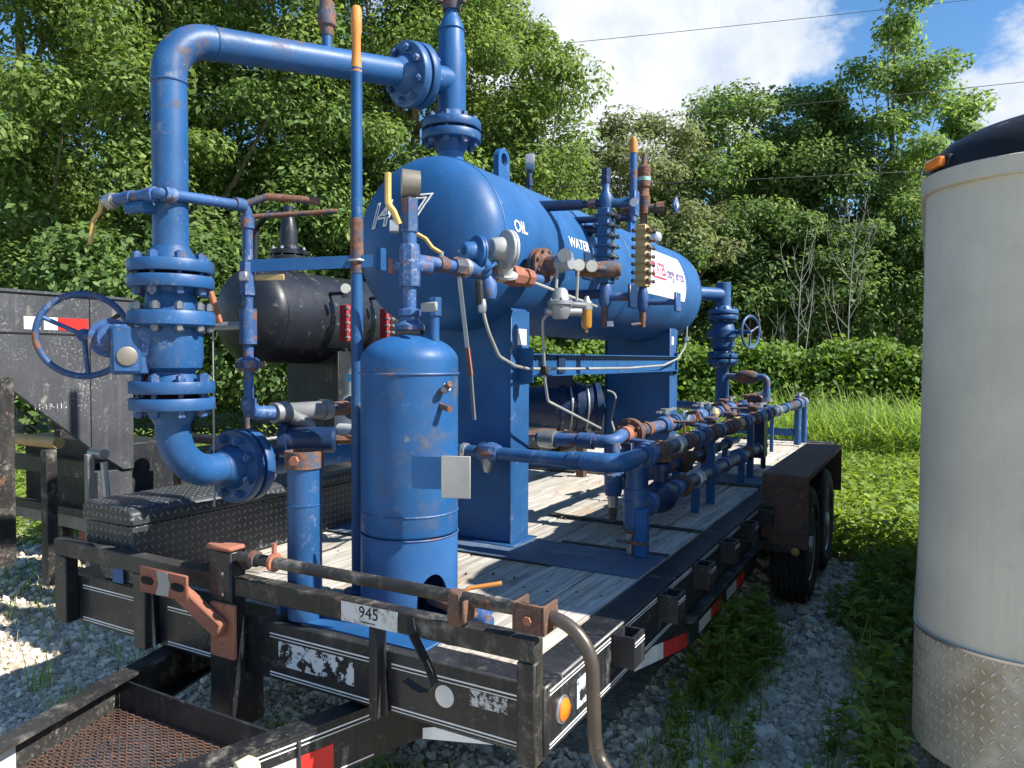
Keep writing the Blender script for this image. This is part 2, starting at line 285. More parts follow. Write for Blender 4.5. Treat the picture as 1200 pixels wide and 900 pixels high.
def mesh(name,shapes,mat,bev=0.,ang=38,off=Vector((0,0,0)),uv=False):
    me=bpy.data.meshes.new(name); V=[];F=[]; n=0
    for v,f in shapes: V.append(np.asarray(v)); F+= [tuple(i+n for i in q) for q in f]; n+=len(v)
    V=np.concatenate(V)-np.array(off); me.from_pydata(V.tolist(),[],F)
    bm=bmesh.new(); bm.from_mesh(me); bmesh.ops.recalc_face_normals(bm,faces=bm.faces)
    if bev: bmesh.ops.bevel(bm,geom=[e for e in bm.edges if len(e.link_faces)==2 and e.calc_face_angle(0)>.6],offset=bev,segments=1,affect='EDGES',clamp_overlap=True)
    if uv:
        l=bm.loops.layers.uv.new()
        for f in bm.faces:
            for q in f.loops: c=q.vert.co; q[l].uv=(c.x,c.y) if abs(f.normal.z)>.75 else (c.x-c.y,c.z)
    bm.to_mesh(me); bm.free()
    if ang: me.shade_smooth(); me.set_sharp_from_angle(angle=rad(ang))
    me.materials.append(MAT[mat]); return me
def part(name,parent,mat,*shapes,bev=0.,ang=38,uv=False,label=None,kind=None):
    off=LOC.get(parent,Vector((0,0,0))); me=mesh(name,shapes,mat,bev,ang,off,uv); o=bpy.data.objects.new(name,me); COL.objects.link(o); o.parent=parent; LOC[o]=off
    if label: o['label']=label
    if kind: o['kind']=kind
    return o
def inst(name,parent,me,M):      # shared-mesh piece; M in world space
    o=bpy.data.objects.new(name,me); COL.objects.link(o); o.parent=parent; off=LOC.get(parent,Vector((0,0,0))); o.matrix_local=Matrix.Translation(-off)@M; return o
def struct(name,mat,*shapes,**k):
    o=part(name,None,mat,*shapes,**k); o['kind']='structure'; return o
def mat4(p,d):
    u,w,d=frame(d); M=Matrix.Identity(4)
    for i in range(3): M[i][0]=u[i]; M[i][1]=w[i]; M[i][2]=d[i]; M[i][3]=p[i]
    return M
_bolts={}
def bolt_mesh(L_,s,mat='nut'):
    k=(round(L_,4),round(s,4),mat)
    if k not in _bolts:
        hx=lambda z0,z1:lathe((0,0,z0),(0,0,1),[(0,s*.96),(z1-z0,s*.96)],6)
        _bolts[k]=mesh('bolt',[hx(-L_/2-s*1.3,-L_/2),hx(L_/2,L_/2+s*1.3),cyl((0,0,-L_/2-s*1.6),(0,0,L_/2+s*1.6),s*.52,8)],mat,ang=30)
    return _bolts[k]
def flange_pair(par,p,d,R,th,mat,nb=8,hub=None,gap=.02,bs=.014,hl=.07,bmat='blue_worn',hubs=(1,1)):
    """two bolted flanges centred on p with axis d; hub = pipe radius"""
    u,w,dd=frame(d); p=V3(p); first=None
    for sg in (-1,1):
        q=p+dd*sg*gap/2; pr=[(0,R*.5),(0,R*.985),(.003,R),(th-.003,R),(th,R*.985),(th,(hub or R*.4)*1.45)]
        if hub and hubs[(sg+1)//2]: pr+= [(th+hl*.25,hub*1.38),(th+hl,hub*1.01)]
        f=part('flange',par,mat,lathe(q,dd*sg,pr,40)); first=first or f
    part('gasket',par,'dark_gap',cyl(p-dd*gap/2,p+dd*gap/2,R*.62,24))
    me=bolt_mesh(2*th+gap,bs,bmat); rb=R-bs*1.75
    for k in range(nb):
        a=2*math.pi*(k+.5)/nb; inst('bolt',first,me,mat4(p+(u*math.cos(a)+w*math.sin(a))*rb,dd))
    return first
def text_mesh(s,size,ext=0.,outline=0.,shear=0.,space=1.,align='CENTER',bold=0.):
    cu=bpy.data.curves.new('t','FONT'); cu.body=s; cu.size=size; cu.shear=shear; cu.space_character=space; cu.align_x=align; cu.align_y='CENTER'; cu.resolution_u=3; cu.offset=bold
    if outline: cu.fill_mode='NONE'; cu.bevel_depth=outline; cu.bevel_resolution=0
    else: cu.extrude=ext
    o=bpy.data.objects.new('t',cu); COL.objects.link(o); dg=bpy.context.evaluated_depsgraph_get(); me=bpy.data.meshes.new_from_object(o.evaluated_get(dg))
    V=np.array([v.co[:] for v in me.vertices]); F=[tuple(p.vertices) for p in me.polygons]
    bpy.data.objects.remove(o); bpy.data.curves.remove(cu); bpy.data.meshes.remove(me); return V,F
def text_on(s,size,o,u,v,n,**k):
    V,F=text_mesh(s,size,**k); o,u,v,n=V3(o),V3(u),V3(v),V3(n); return o+V[:,:1]*u+V[:,1:2]*v+V[:,2:3]*n,F
# ------------------------------------------------------------------ ground and vegetation
def fast_mesh(name,V,n,mat,smooth=False):
    """V: (count*n,3) array of separate n-gons"""
    me=bpy.data.meshes.new(name); c=len(V)//n; me.vertices.add(len(V)); me.vertices.foreach_set('co',V.astype(np.float32).ravel())
    me.loops.add(len(V)); me.loops.foreach_set('vertex_index',np.arange(len(V),dtype=np.int32)); me.polygons.add(c)
    me.polygons.foreach_set('loop_start',np.arange(0,len(V),n,dtype=np.int32)); me.update(calc_edges=True); me.materials.append(MAT[mat]); return me
def link(name,me,parent=None,loc=None):
    o=bpy.data.objects.new(name,me); COL.objects.link(o); o.parent=parent
    if loc is not None: o.location=loc
    return o
def ground_z(x,y): return 0.02*np.sin(x*1.3+.5)*np.sin(y*.9)+.012*np.sin(x*3.1+y*2.3)-.02
gx=np.concatenate([np.linspace(-260,-14,24),np.linspace(-12,10,90),np.linspace(12,260,24)]); gy=np.concatenate([np.linspace(-60,-5,8),np.linspace(-4.5,16,84),np.linspace(18,420,24)])
XX,YY=np.meshgrid(gx,gy); ZZ=ground_z(XX,YY); nx=len(gx)
gV=np.stack([XX,YY,ZZ],-1).reshape(-1,3); gF=[(j*nx+i,j*nx+i+1,(j+1)*nx+i+1,(j+1)*nx+i) for j in range(len(gy)-1) for i in range(nx-1)]
struct('ground','ground',(gV,gF),ang=60)
rng=np.random.default_rng(5)
def rotm(n,rng):
    q=rng.normal(size=(n,4)); q/=np.linalg.norm(q,axis=1)[:,None]; w,x,y,z=q.T
    return np.stack([1-2*(y*y+z*z),2*(x*y-z*w),2*(x*z+y*w),2*(x*y+z*w),1-2*(x*x+z*z),2*(y*z-x*w),2*(x*z-y*w),2*(y*z+x*w),1-2*(x*x+y*y)],1).reshape(n,3,3)
def gravel():
    t=(1+5**.5)/2; ico=np.array([(-1,t,0),(1,t,0),(-1,-t,0),(1,-t,0),(0,-1,t),(0,1,t),(0,-1,-t),(0,1,-t),(t,0,-1),(t,0,1),(-t,0,-1),(-t,0,1)])/1.902
    fa=np.array([(0,11,5),(0,5,1),(0,1,7),(0,7,10),(0,10,11),(1,5,9),(5,11,4),(11,10,2),(10,7,6),(7,1,8),(3,9,4),(3,4,2),(3,2,6),(3,6,8),(3,8,9),(4,9,5),(2,4,11),(6,2,10),(8,6,7),(9,8,1)])
    regs=[((-.25,1.0),(.7,2.4),9000,.006,.02),((-.2,1.),(1.,3.4),3500,.01,.032),((-.3,1.0),(-.3,.8),3000,.008,.024),((-3.9,-1.5),(-.5,1.3),26000,.004,.012),((-3.4,-1.5),(-.4,1.),2200,.01,.026),((-6.,-2.1),(.2,2.6),5200,.01,.032),((-1.6,0.),(-.6,.9),5200,.009,.028),((-.2,1.2),(3.2,6),1800,.012,.04)]
    Vs=[];Fs=[];base=0
    for (x0,x1),(y0,y1),n,s0,s1 in regs:
        p=np.stack([rng.uniform(x0,x1,n),rng.uniform(y0,y1,n),np.zeros(n)],1); s=s0+(s1-s0)*rng.random(n)**2.2
        v=ico[None]*(1+rng.normal(0,.24,(n,12,1)))*s[:,None,None]*rng.uniform(.6,1.3,(n,1,3)); v=np.einsum('nij,nkj->nki',rotm(n,rng),v); v[:,:,2]*=.8
        p[:,2]=ground_z(p[:,0],p[:,1])+s*rng.uniform(.0,.45,n); v=v+p[:,None]
        Vs.append(v.reshape(-1,3)); Fs.append((fa[None]+(np.arange(n)*12)[:,None,None]+base).reshape(-1,3)); base+=n*12
    V=np.concatenate(Vs);F=np.concatenate(Fs); me=bpy.data.meshes.new('gravel'); me.vertices.add(len(V)); me.vertices.foreach_set('co',V.astype(np.float32).ravel())
    me.loops.add(F.size); me.loops.foreach_set('vertex_index',F.astype(np.int32).ravel()); me.polygons.add(len(F)); me.polygons.foreach_set('loop_start',np.arange(0,F.size,3,dtype=np.int32)); me.update(calc_edges=True)
    me.shade_flat(); me.materials.append(MAT['gravel']); o=link('gravel',me); o['kind']='stuff'; o['label']='crushed grey limestone gravel scattered over the yard'; o['category']='gravel'
gravel()
def leaves(pos,size,rng,up=.5,asp=.55,nrm=None):
    """one rhombic leaf per position"""
    n=len(pos); a=rng.normal(size=(n,3)); a/=np.linalg.norm(a,axis=1)[:,None]; nn=rng.normal(size=(n,3)); nn[:,2]=np.abs(nn[:,2])+up
    if nrm is not None: nn+=nrm
    nn/=np.linalg.norm(nn,axis=1)[:,None]; a-=nn*(a*nn).sum(1)[:,None]; a/=np.linalg.norm(a,axis=1)[:,None]; b_=np.cross(nn,a)
    s=(size*rng.uniform(.6,1.35,n))[:,None]; w=s*asp; bend=nn*s*.18
    return np.stack([pos-a*s,pos+b_*w-a*s*.1+bend,pos+a*s,pos-b_*w-a*s*.1+bend],1).reshape(-1,3)
def tree(name,label,loc,h,rx,ry,z0,nc,nl,ls,mat,seed,group,trunk=.16,lean=0.,cr=.9,bark='bark',gaps=0.,blobs=None):
    """crown = many leafy clumps carried on limbs; z0 = crown underside"""
    rg=np.random.default_rng(seed); loc=V3(loc); t=thing(name,label,'tree',tuple(loc),group); H=h-z0; top=loc+V3((lean,0,z0+H*.75))
    shapes=[tube([loc+V3((0,0,-.1)),loc+V3((lean*.2,0,z0*.5)),loc+V3((lean*.6,rg.normal()*.1,z0+H*.3)),top],trunk,9,taper=.25)]
    C=[]
    while len(C)<nc:
        q=rg.uniform(-1,1,3); l=np.linalg.norm(q)
        if l>1 or l<.35 and rg.random()<.7: continue
        f=1-.35*max(0,q[2])**2
        if blobs:
            bx_,by_,bz_,br_=blobs[rg.integers(len(blobs))]; c=V3((bx_,by_,bz_))+q*V3((br_,br_,br_*.8))
        else: c=V3((q[0]*rx*f+lean*.6,q[1]*ry*f,z0+H*.5+q[2]*H*.5))
        C.append(c)
    C=np.array(C)
    for c in C[::max(1,nc//14)]:
        k=min(max((c[2]-.6)*.55,z0*.35),z0+H*.6); st=loc+V3((lean*.4,0,k)); e=loc+c; mid=(st+e)/2+V3((0,0,-.1*np.linalg.norm(e-st)))+rg.normal(0,.12,3)
        shapes.append(tube([st,mid,e],trunk*.3,5,taper=.25))
    part('trunk',t,bark,*shapes)
    P=[];NR=[]
    for c in C:
        r_=cr*rg.uniform(.55,1.2); n=int(nl*rg.uniform(.6,1.3)); q=rg.normal(size=(n,3)); q/=np.linalg.norm(q,axis=1)[:,None]; NR.append(q*1.2); q=q*(rg.random(n)**.45)[:,None]*V3((r_,r_,r_*.62)); P.append(c+q)
    P=np.concatenate(P); o=link('crown',fast_mesh('crown',leaves(P,ls*rg.uniform(.6,1.25,len(P)),rg,.35,.5,nrm=np.concatenate(NR)),4,mat),t); return t
GT='trees in the wood behind the yard'
# broad trees behind the trailers
tree('oak_tree','broad leafy oak behind the grey gooseneck, filling the sky above it',at(30,15),13.5,4.2,3.6,1.2,150,800,.062,'leaf_oak',11,GT,.22,cr=1.)
tree('oak_tree','dense bright green oak directly behind the tall blue riser pipe',at(215,16),14.5,4.2,3.6,1.6,150,800,.062,'leaf_oak',12,GT,.24,cr=1.)
tree('oak_tree','oak with bare pale limbs showing above the black tank',at(360,17),14.5,4.2,3.6,2.2,140,800,.062,'leaf_mid',13,GT,.26,cr=1.)
tree('oak_tree','oak rising behind the pipe tee on the blue separator',at(485,17),13.5,3.0,3.2,2.2,110,800,.062,'leaf_oak',14,GT,.22,cr=.95)
tree('oak_tree','open-crowned tree with sky gaps above the lifting lug of the separator',at(600,17.5),9.6,2.1,2.4,2.6,60,620,.06,'leaf_oak',15,GT,.16,cr=.75)
# trees on the right, further back
tree('hackberry_tree','olive-grey rounded tree with pale twigs behind the sight glasses',at(740,21),8.6,2.7,2.6,2.4,75,560,.072,'leaf_olive',16,GT,.18,cr=.85)
tree('elm_tree','rounded green tree between the olive tree and the vine-hung tree',at(850,23),10.0,2.6,2.6,2.4,80,560,.076,'leaf_mid',17,GT,.2,cr=.9)
tree('elm_tree','dark vine-hung tree beside the tallest tree',at(945,22),10.2,1.55,1.8,2.,70,560,.076,'leaf_dark',18,GT,.2,cr=.8)
tree('sycamore_tree','tallest tree, slender and open, with a spreading branch to its left',at(1040,21),13,1.6,1.8,2.2,60,460,.075,'leaf_mid',19,GT,.13,cr=.75,blobs=[(-1.5,0,8.9,.85),(-.5,0,9.2,.9),(.1,.2,10.3,1.0),(.7,0,11.8,.9),(.2,0,12.6,.8),(.9,0,9.2,.8),(0,0,7.6,1.3),(-.5,0,6.6,1.4),(.6,0,6.6,1.3),(-.3,0,5.2,1.6),(.4,0,4.2,1.6)])
tree('elm_tree','small tree beside the tallest tree above the cargo trailer roof',at(1125,22),9.2,1.2,1.6,2.6,34,300,.09,'leaf_mid',20,GT,.13,cr=.7)
# understory of the wood, its shade put into the leaf colour
k=30
for px,dp,h,rx,mt,lb in ((690,19,5.6,2.2,'leaf_mid','bushy understory tree behind the orange-capped vent pipe'),(790,19.5,6.2,2.1,'leaf_mid','bushy understory tree behind the white label of the separator'),
  (880,19.5,6.6,2.1,'leaf_mid','bushy understory tree behind the pale dead sapling'),(965,19,6.2,2.,'leaf_mid','bushy understory tree behind the many-stemmed dead sapling'),(1050,19,6.8,2.,'leaf_mid','bushy understory tree next to the corner of the cargo trailer'),(1150,20,6.4,2.2,'leaf_dark','understory tree behind the cargo trailer roof')):
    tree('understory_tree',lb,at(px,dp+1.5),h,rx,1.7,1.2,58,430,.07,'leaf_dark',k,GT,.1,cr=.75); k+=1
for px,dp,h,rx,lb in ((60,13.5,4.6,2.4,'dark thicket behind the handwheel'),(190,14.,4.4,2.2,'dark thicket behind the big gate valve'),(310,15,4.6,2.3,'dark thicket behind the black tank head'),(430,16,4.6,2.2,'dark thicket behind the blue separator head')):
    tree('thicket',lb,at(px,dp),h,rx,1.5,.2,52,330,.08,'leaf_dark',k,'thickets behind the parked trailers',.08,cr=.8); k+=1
# far wood closing the view between the trunks
def far_wood():
    P=[]
    for px in range(-60,1400,14):
        d=rng.uniform(26,30); hh=6.2 if px>680 else 9; n=520; c=at(px,d); P.append(np.stack([c.x+rng.normal(0,.7,n),c.y+rng.normal(0,.7,n),rng.random(n)**.8*hh],1))
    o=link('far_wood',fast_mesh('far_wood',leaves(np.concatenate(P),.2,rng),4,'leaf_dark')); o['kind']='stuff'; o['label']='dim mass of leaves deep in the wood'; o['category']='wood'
far_wood()
def sapling(label,px,dp,h,seed,branches,lean=0.):
    rg=np.random.default_rng(seed); b_=at(px,dp); t=thing('dead_sapling',label,'tree',b_,'dead saplings'); up=lambda f: b_+rt*(lean*f+.05*math.sin(f*5+seed))+Vector((0,0,h*f)); s=[tube([up(i/8) for i in range(9)],.02,6,taper=.22)]
    for i in range(branches):
        f=rg.uniform(.18,.95); sg=rg.choice([-1,1]); l=h*rg.uniform(.15,.42)*(1.05-f*.7); sp=rg.uniform(.25,.6); p=up(f); q=[p,p+rt*sg*l*sp*.55+Vector((0,0,l*.35)),p+rt*sg*l*sp*.85+Vector((0,0,l*.75)),p+rt*sg*l*sp*.95+Vector((0,0,l*1.1))]; s.append(tube(q,.009*(1.2-f*.6),5,taper=.3))
        for j in range(3): c=q[1]+(q[3]-q[1])*rg.uniform(.2,1); s.append(tube([c,c+rt*rg.normal()*.12+Vector((0,0,rg.uniform(.12,.4)))],.0035,4,taper=.4))
    part('trunk',t,'dead_wood',*s)
sapling('bare pale dead sapling with a single straight stem',926,15.5,4.3,1,9,.32)
sapling('bare forked dead sapling spreading many pale stems',993,15.5,4.6,2,17,.1)
sapling('thin bare stem standing close beside the straight dead sapling',941,16,3.4,3,5,.15)
sapling('short thin bare stem close behind the small handwheel of the outlet valve',903,15.8,2.2,4,4)
# boundary fence with vines
FD=13.6
def fence():
    a,b_=at(520,FD),at(1290,FD); t=thing('chain_link_fence','rusty chain link fence buried in green vines behind the weeds','fence',a)
    part('top_rail',t,'rusty',tube([a+Vector((0,0,1.58)),b_+Vector((0,0,1.55))],.024,8))
    n=5
    for i in range(n+1): p=a+(b_-a)*i/n; part('post',t,'rusty',cyl(p,p+Vector((0,0,1.64)),.03,10))
    d=(b_-a); l=d.length; d/=l; s=[]
    for i in range(int(l/.12)):
        for sg in (1,-1):
            x=i*.12; x2=x+sg*1.5; x2=min(max(x2,0),l); zz=abs(x2-x); s.append(tube([a+d*x+Vector((0,0,.05)),a+d*x2+Vector((0,0,.05+zz))],.0022,3))
    part('wire_mesh',t,'galv',*s,ang=0,kind='stuff')
fence()
def vines():
    P=[]; n=64000; px=rng.uniform(500,1300,n); d=FD-.02+rng.normal(0,.26,n); z=rng.random(n)**.8*(1.8+.09*np.sin(px*.045)+.07*np.sin(px*.11+1)+rng.normal(0,.07,n)); z=np.maximum(.03,z)
    C=np.array(CAM)[:2]; f=np.array(F2)[:2]; r_=np.array(rt)[:2]
    xy=C+f*d[:,None]+r_*((px-600)/873.7*d)[:,None]; o=link('vine_cover',fast_mesh('vine_cover',leaves(np.column_stack([xy,z]),.056,rng,.4,.6,nrm=np.array([.4,-.5,0])),4,'leaf_vine')); o['kind']='stuff'; o['label']='tangled green vines smothering the chain link fence'; o['category']='vines'
vines()
def blades(pos,h,w,rng,arch=.5):
    """bent grass blades: 3 quads tapering, each blade an island"""
    n=len(pos); a=rng.uniform(0,6.283,n); d=np.stack([np.cos(a),np.sin(a),np.zeros(n)],1); s=np.stack([-np.sin(a),np.cos(a),np.zeros(n)],1); hh=(h*rng.uniform(.5,1.2,n))[:,None]; ar=(arch*rng.uniform(.3,1.5,n))[:,None]; ww=(w*rng.uniform(.7,1.3,n))[:,None]
    pts=[pos+d*hh*ar*t**2+np.array([0,0,1.])*hh*(t-.35*ar*t**3) for t in (0,.4,.75,1.)]; wd=[1,.85,.5,.06]
    V=np.stack([q for p_,k_ in zip(pts,wd) for q in (p_-s*ww*k_,p_+s*ww*k_)],1); f=np.array([(0,1,3,2),(2,3,5,4),(4,5,7,6)])
    return V.reshape(-1,3),(f[None]+(np.arange(n)*8)[:,None,None]).reshape(-1,4)
def quads(name,V,F,mat):
    me=bpy.data.meshes.new(name); me.vertices.add(len(V)); me.vertices.foreach_set('co',V.astype(np.float32).ravel()); me.loops.add(F.size); me.loops.foreach_set('vertex_index',F.astype(np.int32).ravel()); me.polygons.add(len(F)); me.polygons.foreach_set('loop_start',np.arange(0,F.size,4,dtype=np.int32)); me.update(calc_edges=True); me.materials.append(MAT[mat]); return me
def scatter(n,px0,px1,d0,d1):
    px=rng.uniform(px0,px1,n); d=rng.uniform(d0,d1,n); C=np.array(CAM)[:2]; xy=C+np.array(F2)[:2]*d[:,None]+np.array(rt)[:2]*((px-600)/873.7*d)[:,None]; return np.column_stack([xy,ground_z(xy[:,0],xy[:,1])])
def stuff(name,me,label,cat): o=link(name,me); o['kind']='stuff'; o['label']=label; o['category']=cat; return o
V,F=blades(np.concatenate([scatter(3600,905,1120,10.2,12.9),scatter(1500,560,900,11.5,13)]),1.15,.013,rng,.95); stuff('tall_grass',quads('tall_grass',V,F,'grass_blade'),'tall arching cane grass in front of the overgrown fence','grass')
V,F=blades(scatter(1500,890,1120,7.5,11),.42,.006,rng,.8); stuff('meadow_grass',quads('meadow_grass',V,F,'grass_blade'),'rough knee-high grass between the wheels and the tall cane grass','grass')
p=np.concatenate([scatter(26000,880,1130,5.8,11.8),scatter(9000,-150,900,8.5,14)]); p[:,2]+=rng.random(len(p))**1.3*.34
stuff('ground_cover',fast_mesh('ground_cover',leaves(p,.045,rng,1.1,.4),4,'leaf_weed'),'bright sunlit weeds covering the ground behind the trailer','weeds')
p=scatter(9000,-300,330,6.2,10.5); p[:,2]+=rng.random(len(p))**1.5*.2
stuff('weed_patch',fast_mesh('weed_patch',leaves(p,.05,rng,.9,.4),4,'leaf_weed'),'low sunlit weeds beyond the parked gooseneck trailer','weeds')
def in_rect(n,x0,x1,y0,y1): x=rng.uniform(x0,x1,n); y=rng.uniform(y0,y1,n); return np.column_stack([x,y,ground_z(x,y)])
V,F=blades(np.concatenate([in_rect(900,.55,1.0,1.0,5.5),in_rect(500,-.05,.3,.8,2.6),in_rect(900,-1.5,-.5,-.2,.5),in_rect(1500,-5.,-2.3,.5,3.2),in_rect(350,.1,.9,.1,1.3)]),.12,.0032,rng,.6); stuff('short_grass',quads('short_grass',V,F,'grass_blade'),'short grass coming up through the gravel','grass')
V,F=blades(np.concatenate([in_rect(260,-.05,1.0,.6,3.5),in_rect(260,-4.5,-2.2,-.2,2.5),in_rect(80,-1.5,-.4,-.2,.5)]),.16,.0022,rng,.9); stuff('dry_grass',quads('dry_grass',V,F,'dry_blade'),'scattered dry straw-coloured grass stalks on the gravel','grass')
p=in_rect(4200,.5,1.05,2.6,6.5); p[:,2]+=rng.random(len(p))**1.4*.22
stuff('shaded_weeds',fast_mesh('shaded_weeds',leaves(p,.04,rng,.8,.36),4,'leaf_weed'),'shaded weeds between the trailer wheels and the cargo trailer','weeds')
# individual weeds near the camera
def weed_meshes(seed,h,nst,ll):
    rg=np.random.default_rng(seed); st=[];lv=[]
    def blade(p,d,l,w):
        u=np.cross(d,(0,0,1.)); u/=np.linalg.norm(u)+1e-9; n_=np.cross(u,d)
        lv.append((np.array([p,p+d*l*.35-u*w+n_*w*.5,p+d*l*.4,p+d*l*.35+u*w+n_*w*.5,p+d*l*.72-u*w*.75+n_*w*.2,p+d*l*.75-n_*l*.06,p+d*l*.72+u*w*.75+n_*w*.2,p+d*l-n_*l*.2]),[(0,1,2),(0,2,3),(1,4,5,2),(2,5,6,3),(4,7,5),(5,7,6)]))
    for i in range(nst):
        hh=h*rg.uniform(.55,1.1); a=rg.uniform(0,6.28); ln=rg.uniform(.05,.3)*hh; e=V3((math.cos(a)*ln,math.sin(a)*ln,hh)); b_=V3((math.cos(a)*.02,math.sin(a)*.02,-.02)); mid=b_*.5+e*.5+V3((0,0,.04*hh)); st.append(tube([b_,mid,e],.003,5,taper=.5))
        nn=max(3,int(hh/.045))
        for j in range(nn):
            f=(j+1)/nn; p=b_+(e-b_)*f; k_=3 if f<.9 else 6
            for q in range(k_):
                an=rg.uniform(0,6.28); el=rg.uniform(-.1,.6) if f<.9 else rg.uniform(.1,.9); blade(p,V3((math.cos(an)*math.cos(el),math.sin(an)*math.cos(el),math.sin(el))),ll*rg.uniform(.6,1.1)*(1.05-.3*f),ll*.15)
    return mesh('stem',st,'leaf_weed'),mesh('leaf',lv,'leaf_weed',ang=60)
WM=[weed_meshes(1,.34,5,.085),weed_meshes(2,.26,4,.1),weed_meshes(3,.42,3,.09),weed_meshes(4,.2,6,.06)]
def weed(x,y,v,s,label,group,a=None):
    a=rng.uniform(0,6.28) if a is None else a; z=float(ground_z(x,y)); t=thing('weed_plant',label,'weed',(x,y,z),group); t.rotation_euler=(0,0,a); t.scale=(s,s,s)
    for n,me in zip(('stem','leaves'),WM[v]): o=bpy.data.objects.new(n,me); COL.objects.link(o); o.parent=t
g1='weeds along the flatbed side'; l1='leafy weed growing in the gravel under the edge of the flatbed'
for x,y,v,s in ((.06,1.5,1,1.1),(.14,1.65,0,1.05),(.04,1.8,0,1.15),(.18,1.85,1,1.05),(.1,2.0,0,1.1),(.2,2.1,3,1.2),(.06,2.2,1,1.1),(.0,1.65,3,1.),(.22,2.3,3,1.),(.02,1.3,3,.9),(.12,2.45,1,1.),(.16,1.45,3,.9),(.04,2.05,1,1.15),(.13,2.25,0,1.1),(.3,1.1,3,.9),(.1,1.0,3,.8)): weed(x,y,v,s,l1,g1)
g2='weeds beside the cargo trailer'; l2='lance-leaved weed in the shade beside the cargo trailer'
for x,y,v,s in ((.76,1.2,2,1.15),(.78,1.75,1,1.2),(.78,.5,1,.95),(.83,.62,2,.8),(.7,.75,0,.8),(.8,.95,2,1.),(.74,1.15,0,1.),(.83,1.3,1,1.),(.8,1.6,2,1.),(.72,1.85,0,1.),(.6,1.4,3,.9),(.82,2.1,1,1.),(.68,2.4,0,1.1),(.8,2.7,2,1.),(.74,.38,3,1.),(.83,.42,1,.8),(.5,2.9,0,.8),(.72,3.1,1,1.),(.6,3.5,2,1.),(.78,3.6,0,1.1)): weed(x,y,v,s,l2,g2)
weed(.34,.62,2,.75,'slender upright weed alone on the open gravel by the flatbed','single weeds'); weed(.44,.72,1,.62,'small broad-leaved seedling on open gravel between the two trailers','single weeds')
weed(.42,3.0,3,.9,'small sprout next to the loose stone at the front tyre','single weeds'); weed(.15,.3,1,.6,'low weed at the bent pipe by the flatbed corner','single weeds')
def tuft(x,y,n,h,w,label,arch=.4):
    rg=np.random.default_rng(int(abs(x*1000+y*77))); z=float(ground_z(x,y)); p=np.column_stack([rg.normal(0,.028,n),rg.normal(0,.028,n),np.zeros(n)]); V,F=blades(p,h,w,rg,arch); o=link('grass_tuft',quads('grass_tuft',V,F,'grass_blade'),None,(x,y,z)); o['label']=label; o['category']='grass'; o['group']='grass tufts in the gravel'
tuft(-2.2,.02,130,.2,.0034,'pale green grass tuft in front of the front rack of the flatbed')
tuft(-2.75,.2,26,.2,.003,'thin grass tuft on the sunlit patch of sand'); tuft(-1.25,.12,60,.2,.004,'dark grass tuft under the front beam beside the tall post'); tuft(-.85,.1,40,.22,.004,'grass tuft in the shade behind the tongue beam')
tuft(.22,-.12,26,.26,.0035,'long-bladed grass tuft at the foot of the bent pipe'); tuft(.66,2.2,30,.34,.004,'dry yellow grass stalks leaning by the rear tyre',.9); tuft(-.35,.02,30,.12,.003,'short grass tuft under the front corner of the flatbed')
def loose_stone(x,y,s,seed,label):
    rg=np.random.default_rng(seed); bm=bmesh.new(); bmesh.ops.create_icosphere(bm,subdivisions=3,radius=1); ax=rg.normal(size=(7,3))
    for v in bm.verts:
        c=V3(v.co); f=1+.1*sum(math.sin(c@a*2.1) for a in ax)/3; v.co=Vector(c*f*V3(s))
    me=bpy.data.meshes.new('loose_stone'); bm.to_mesh(me); bm.free(); me.shade_smooth(); me.materials.append(MAT['stone']); o=link('loose_stone',me,None,(x,y,float(ground_z(x,y))+s[2]*.75)); o['label']=label; o['category']='stone'
loose_stone(.165,2.86,(.075,.06,.055),3,'fist-sized grey stone lying against the front tyre of the flatbed'); loose_stone(.735,.33,(.035,.03,.025),8,'small dark stone beside the foot of the cargo trailer')
# overhead lines
def cable(label,a,b_,sag):
    n=14; p=[V3(a)+(V3(b_)-V3(a))*i/n-V3((0,0,4*sag*(i/n)*(1-i/n))) for i in range(n+1)]; o=part('power_line',None,'wire',tube(p,.009,6)); o['label']=label; o['category']='cable'; o['group']='overhead power lines'
def pz(px,py,d): q=raydir(px,py); q=q/(q.dot(F2)); return CAM+q*d
cable('highest power line, crossing the cloud toward the tallest tree',pz(420,74,24),pz(1500,-44,24),.12)
cable('middle power line, passing in front of the dark vine-hung tree',pz(500,160,19),pz(1500,63,19),.1)
cable('lowest power line, running across the wood above the separator',pz(400,228,18),pz(1500,176,18),.1)
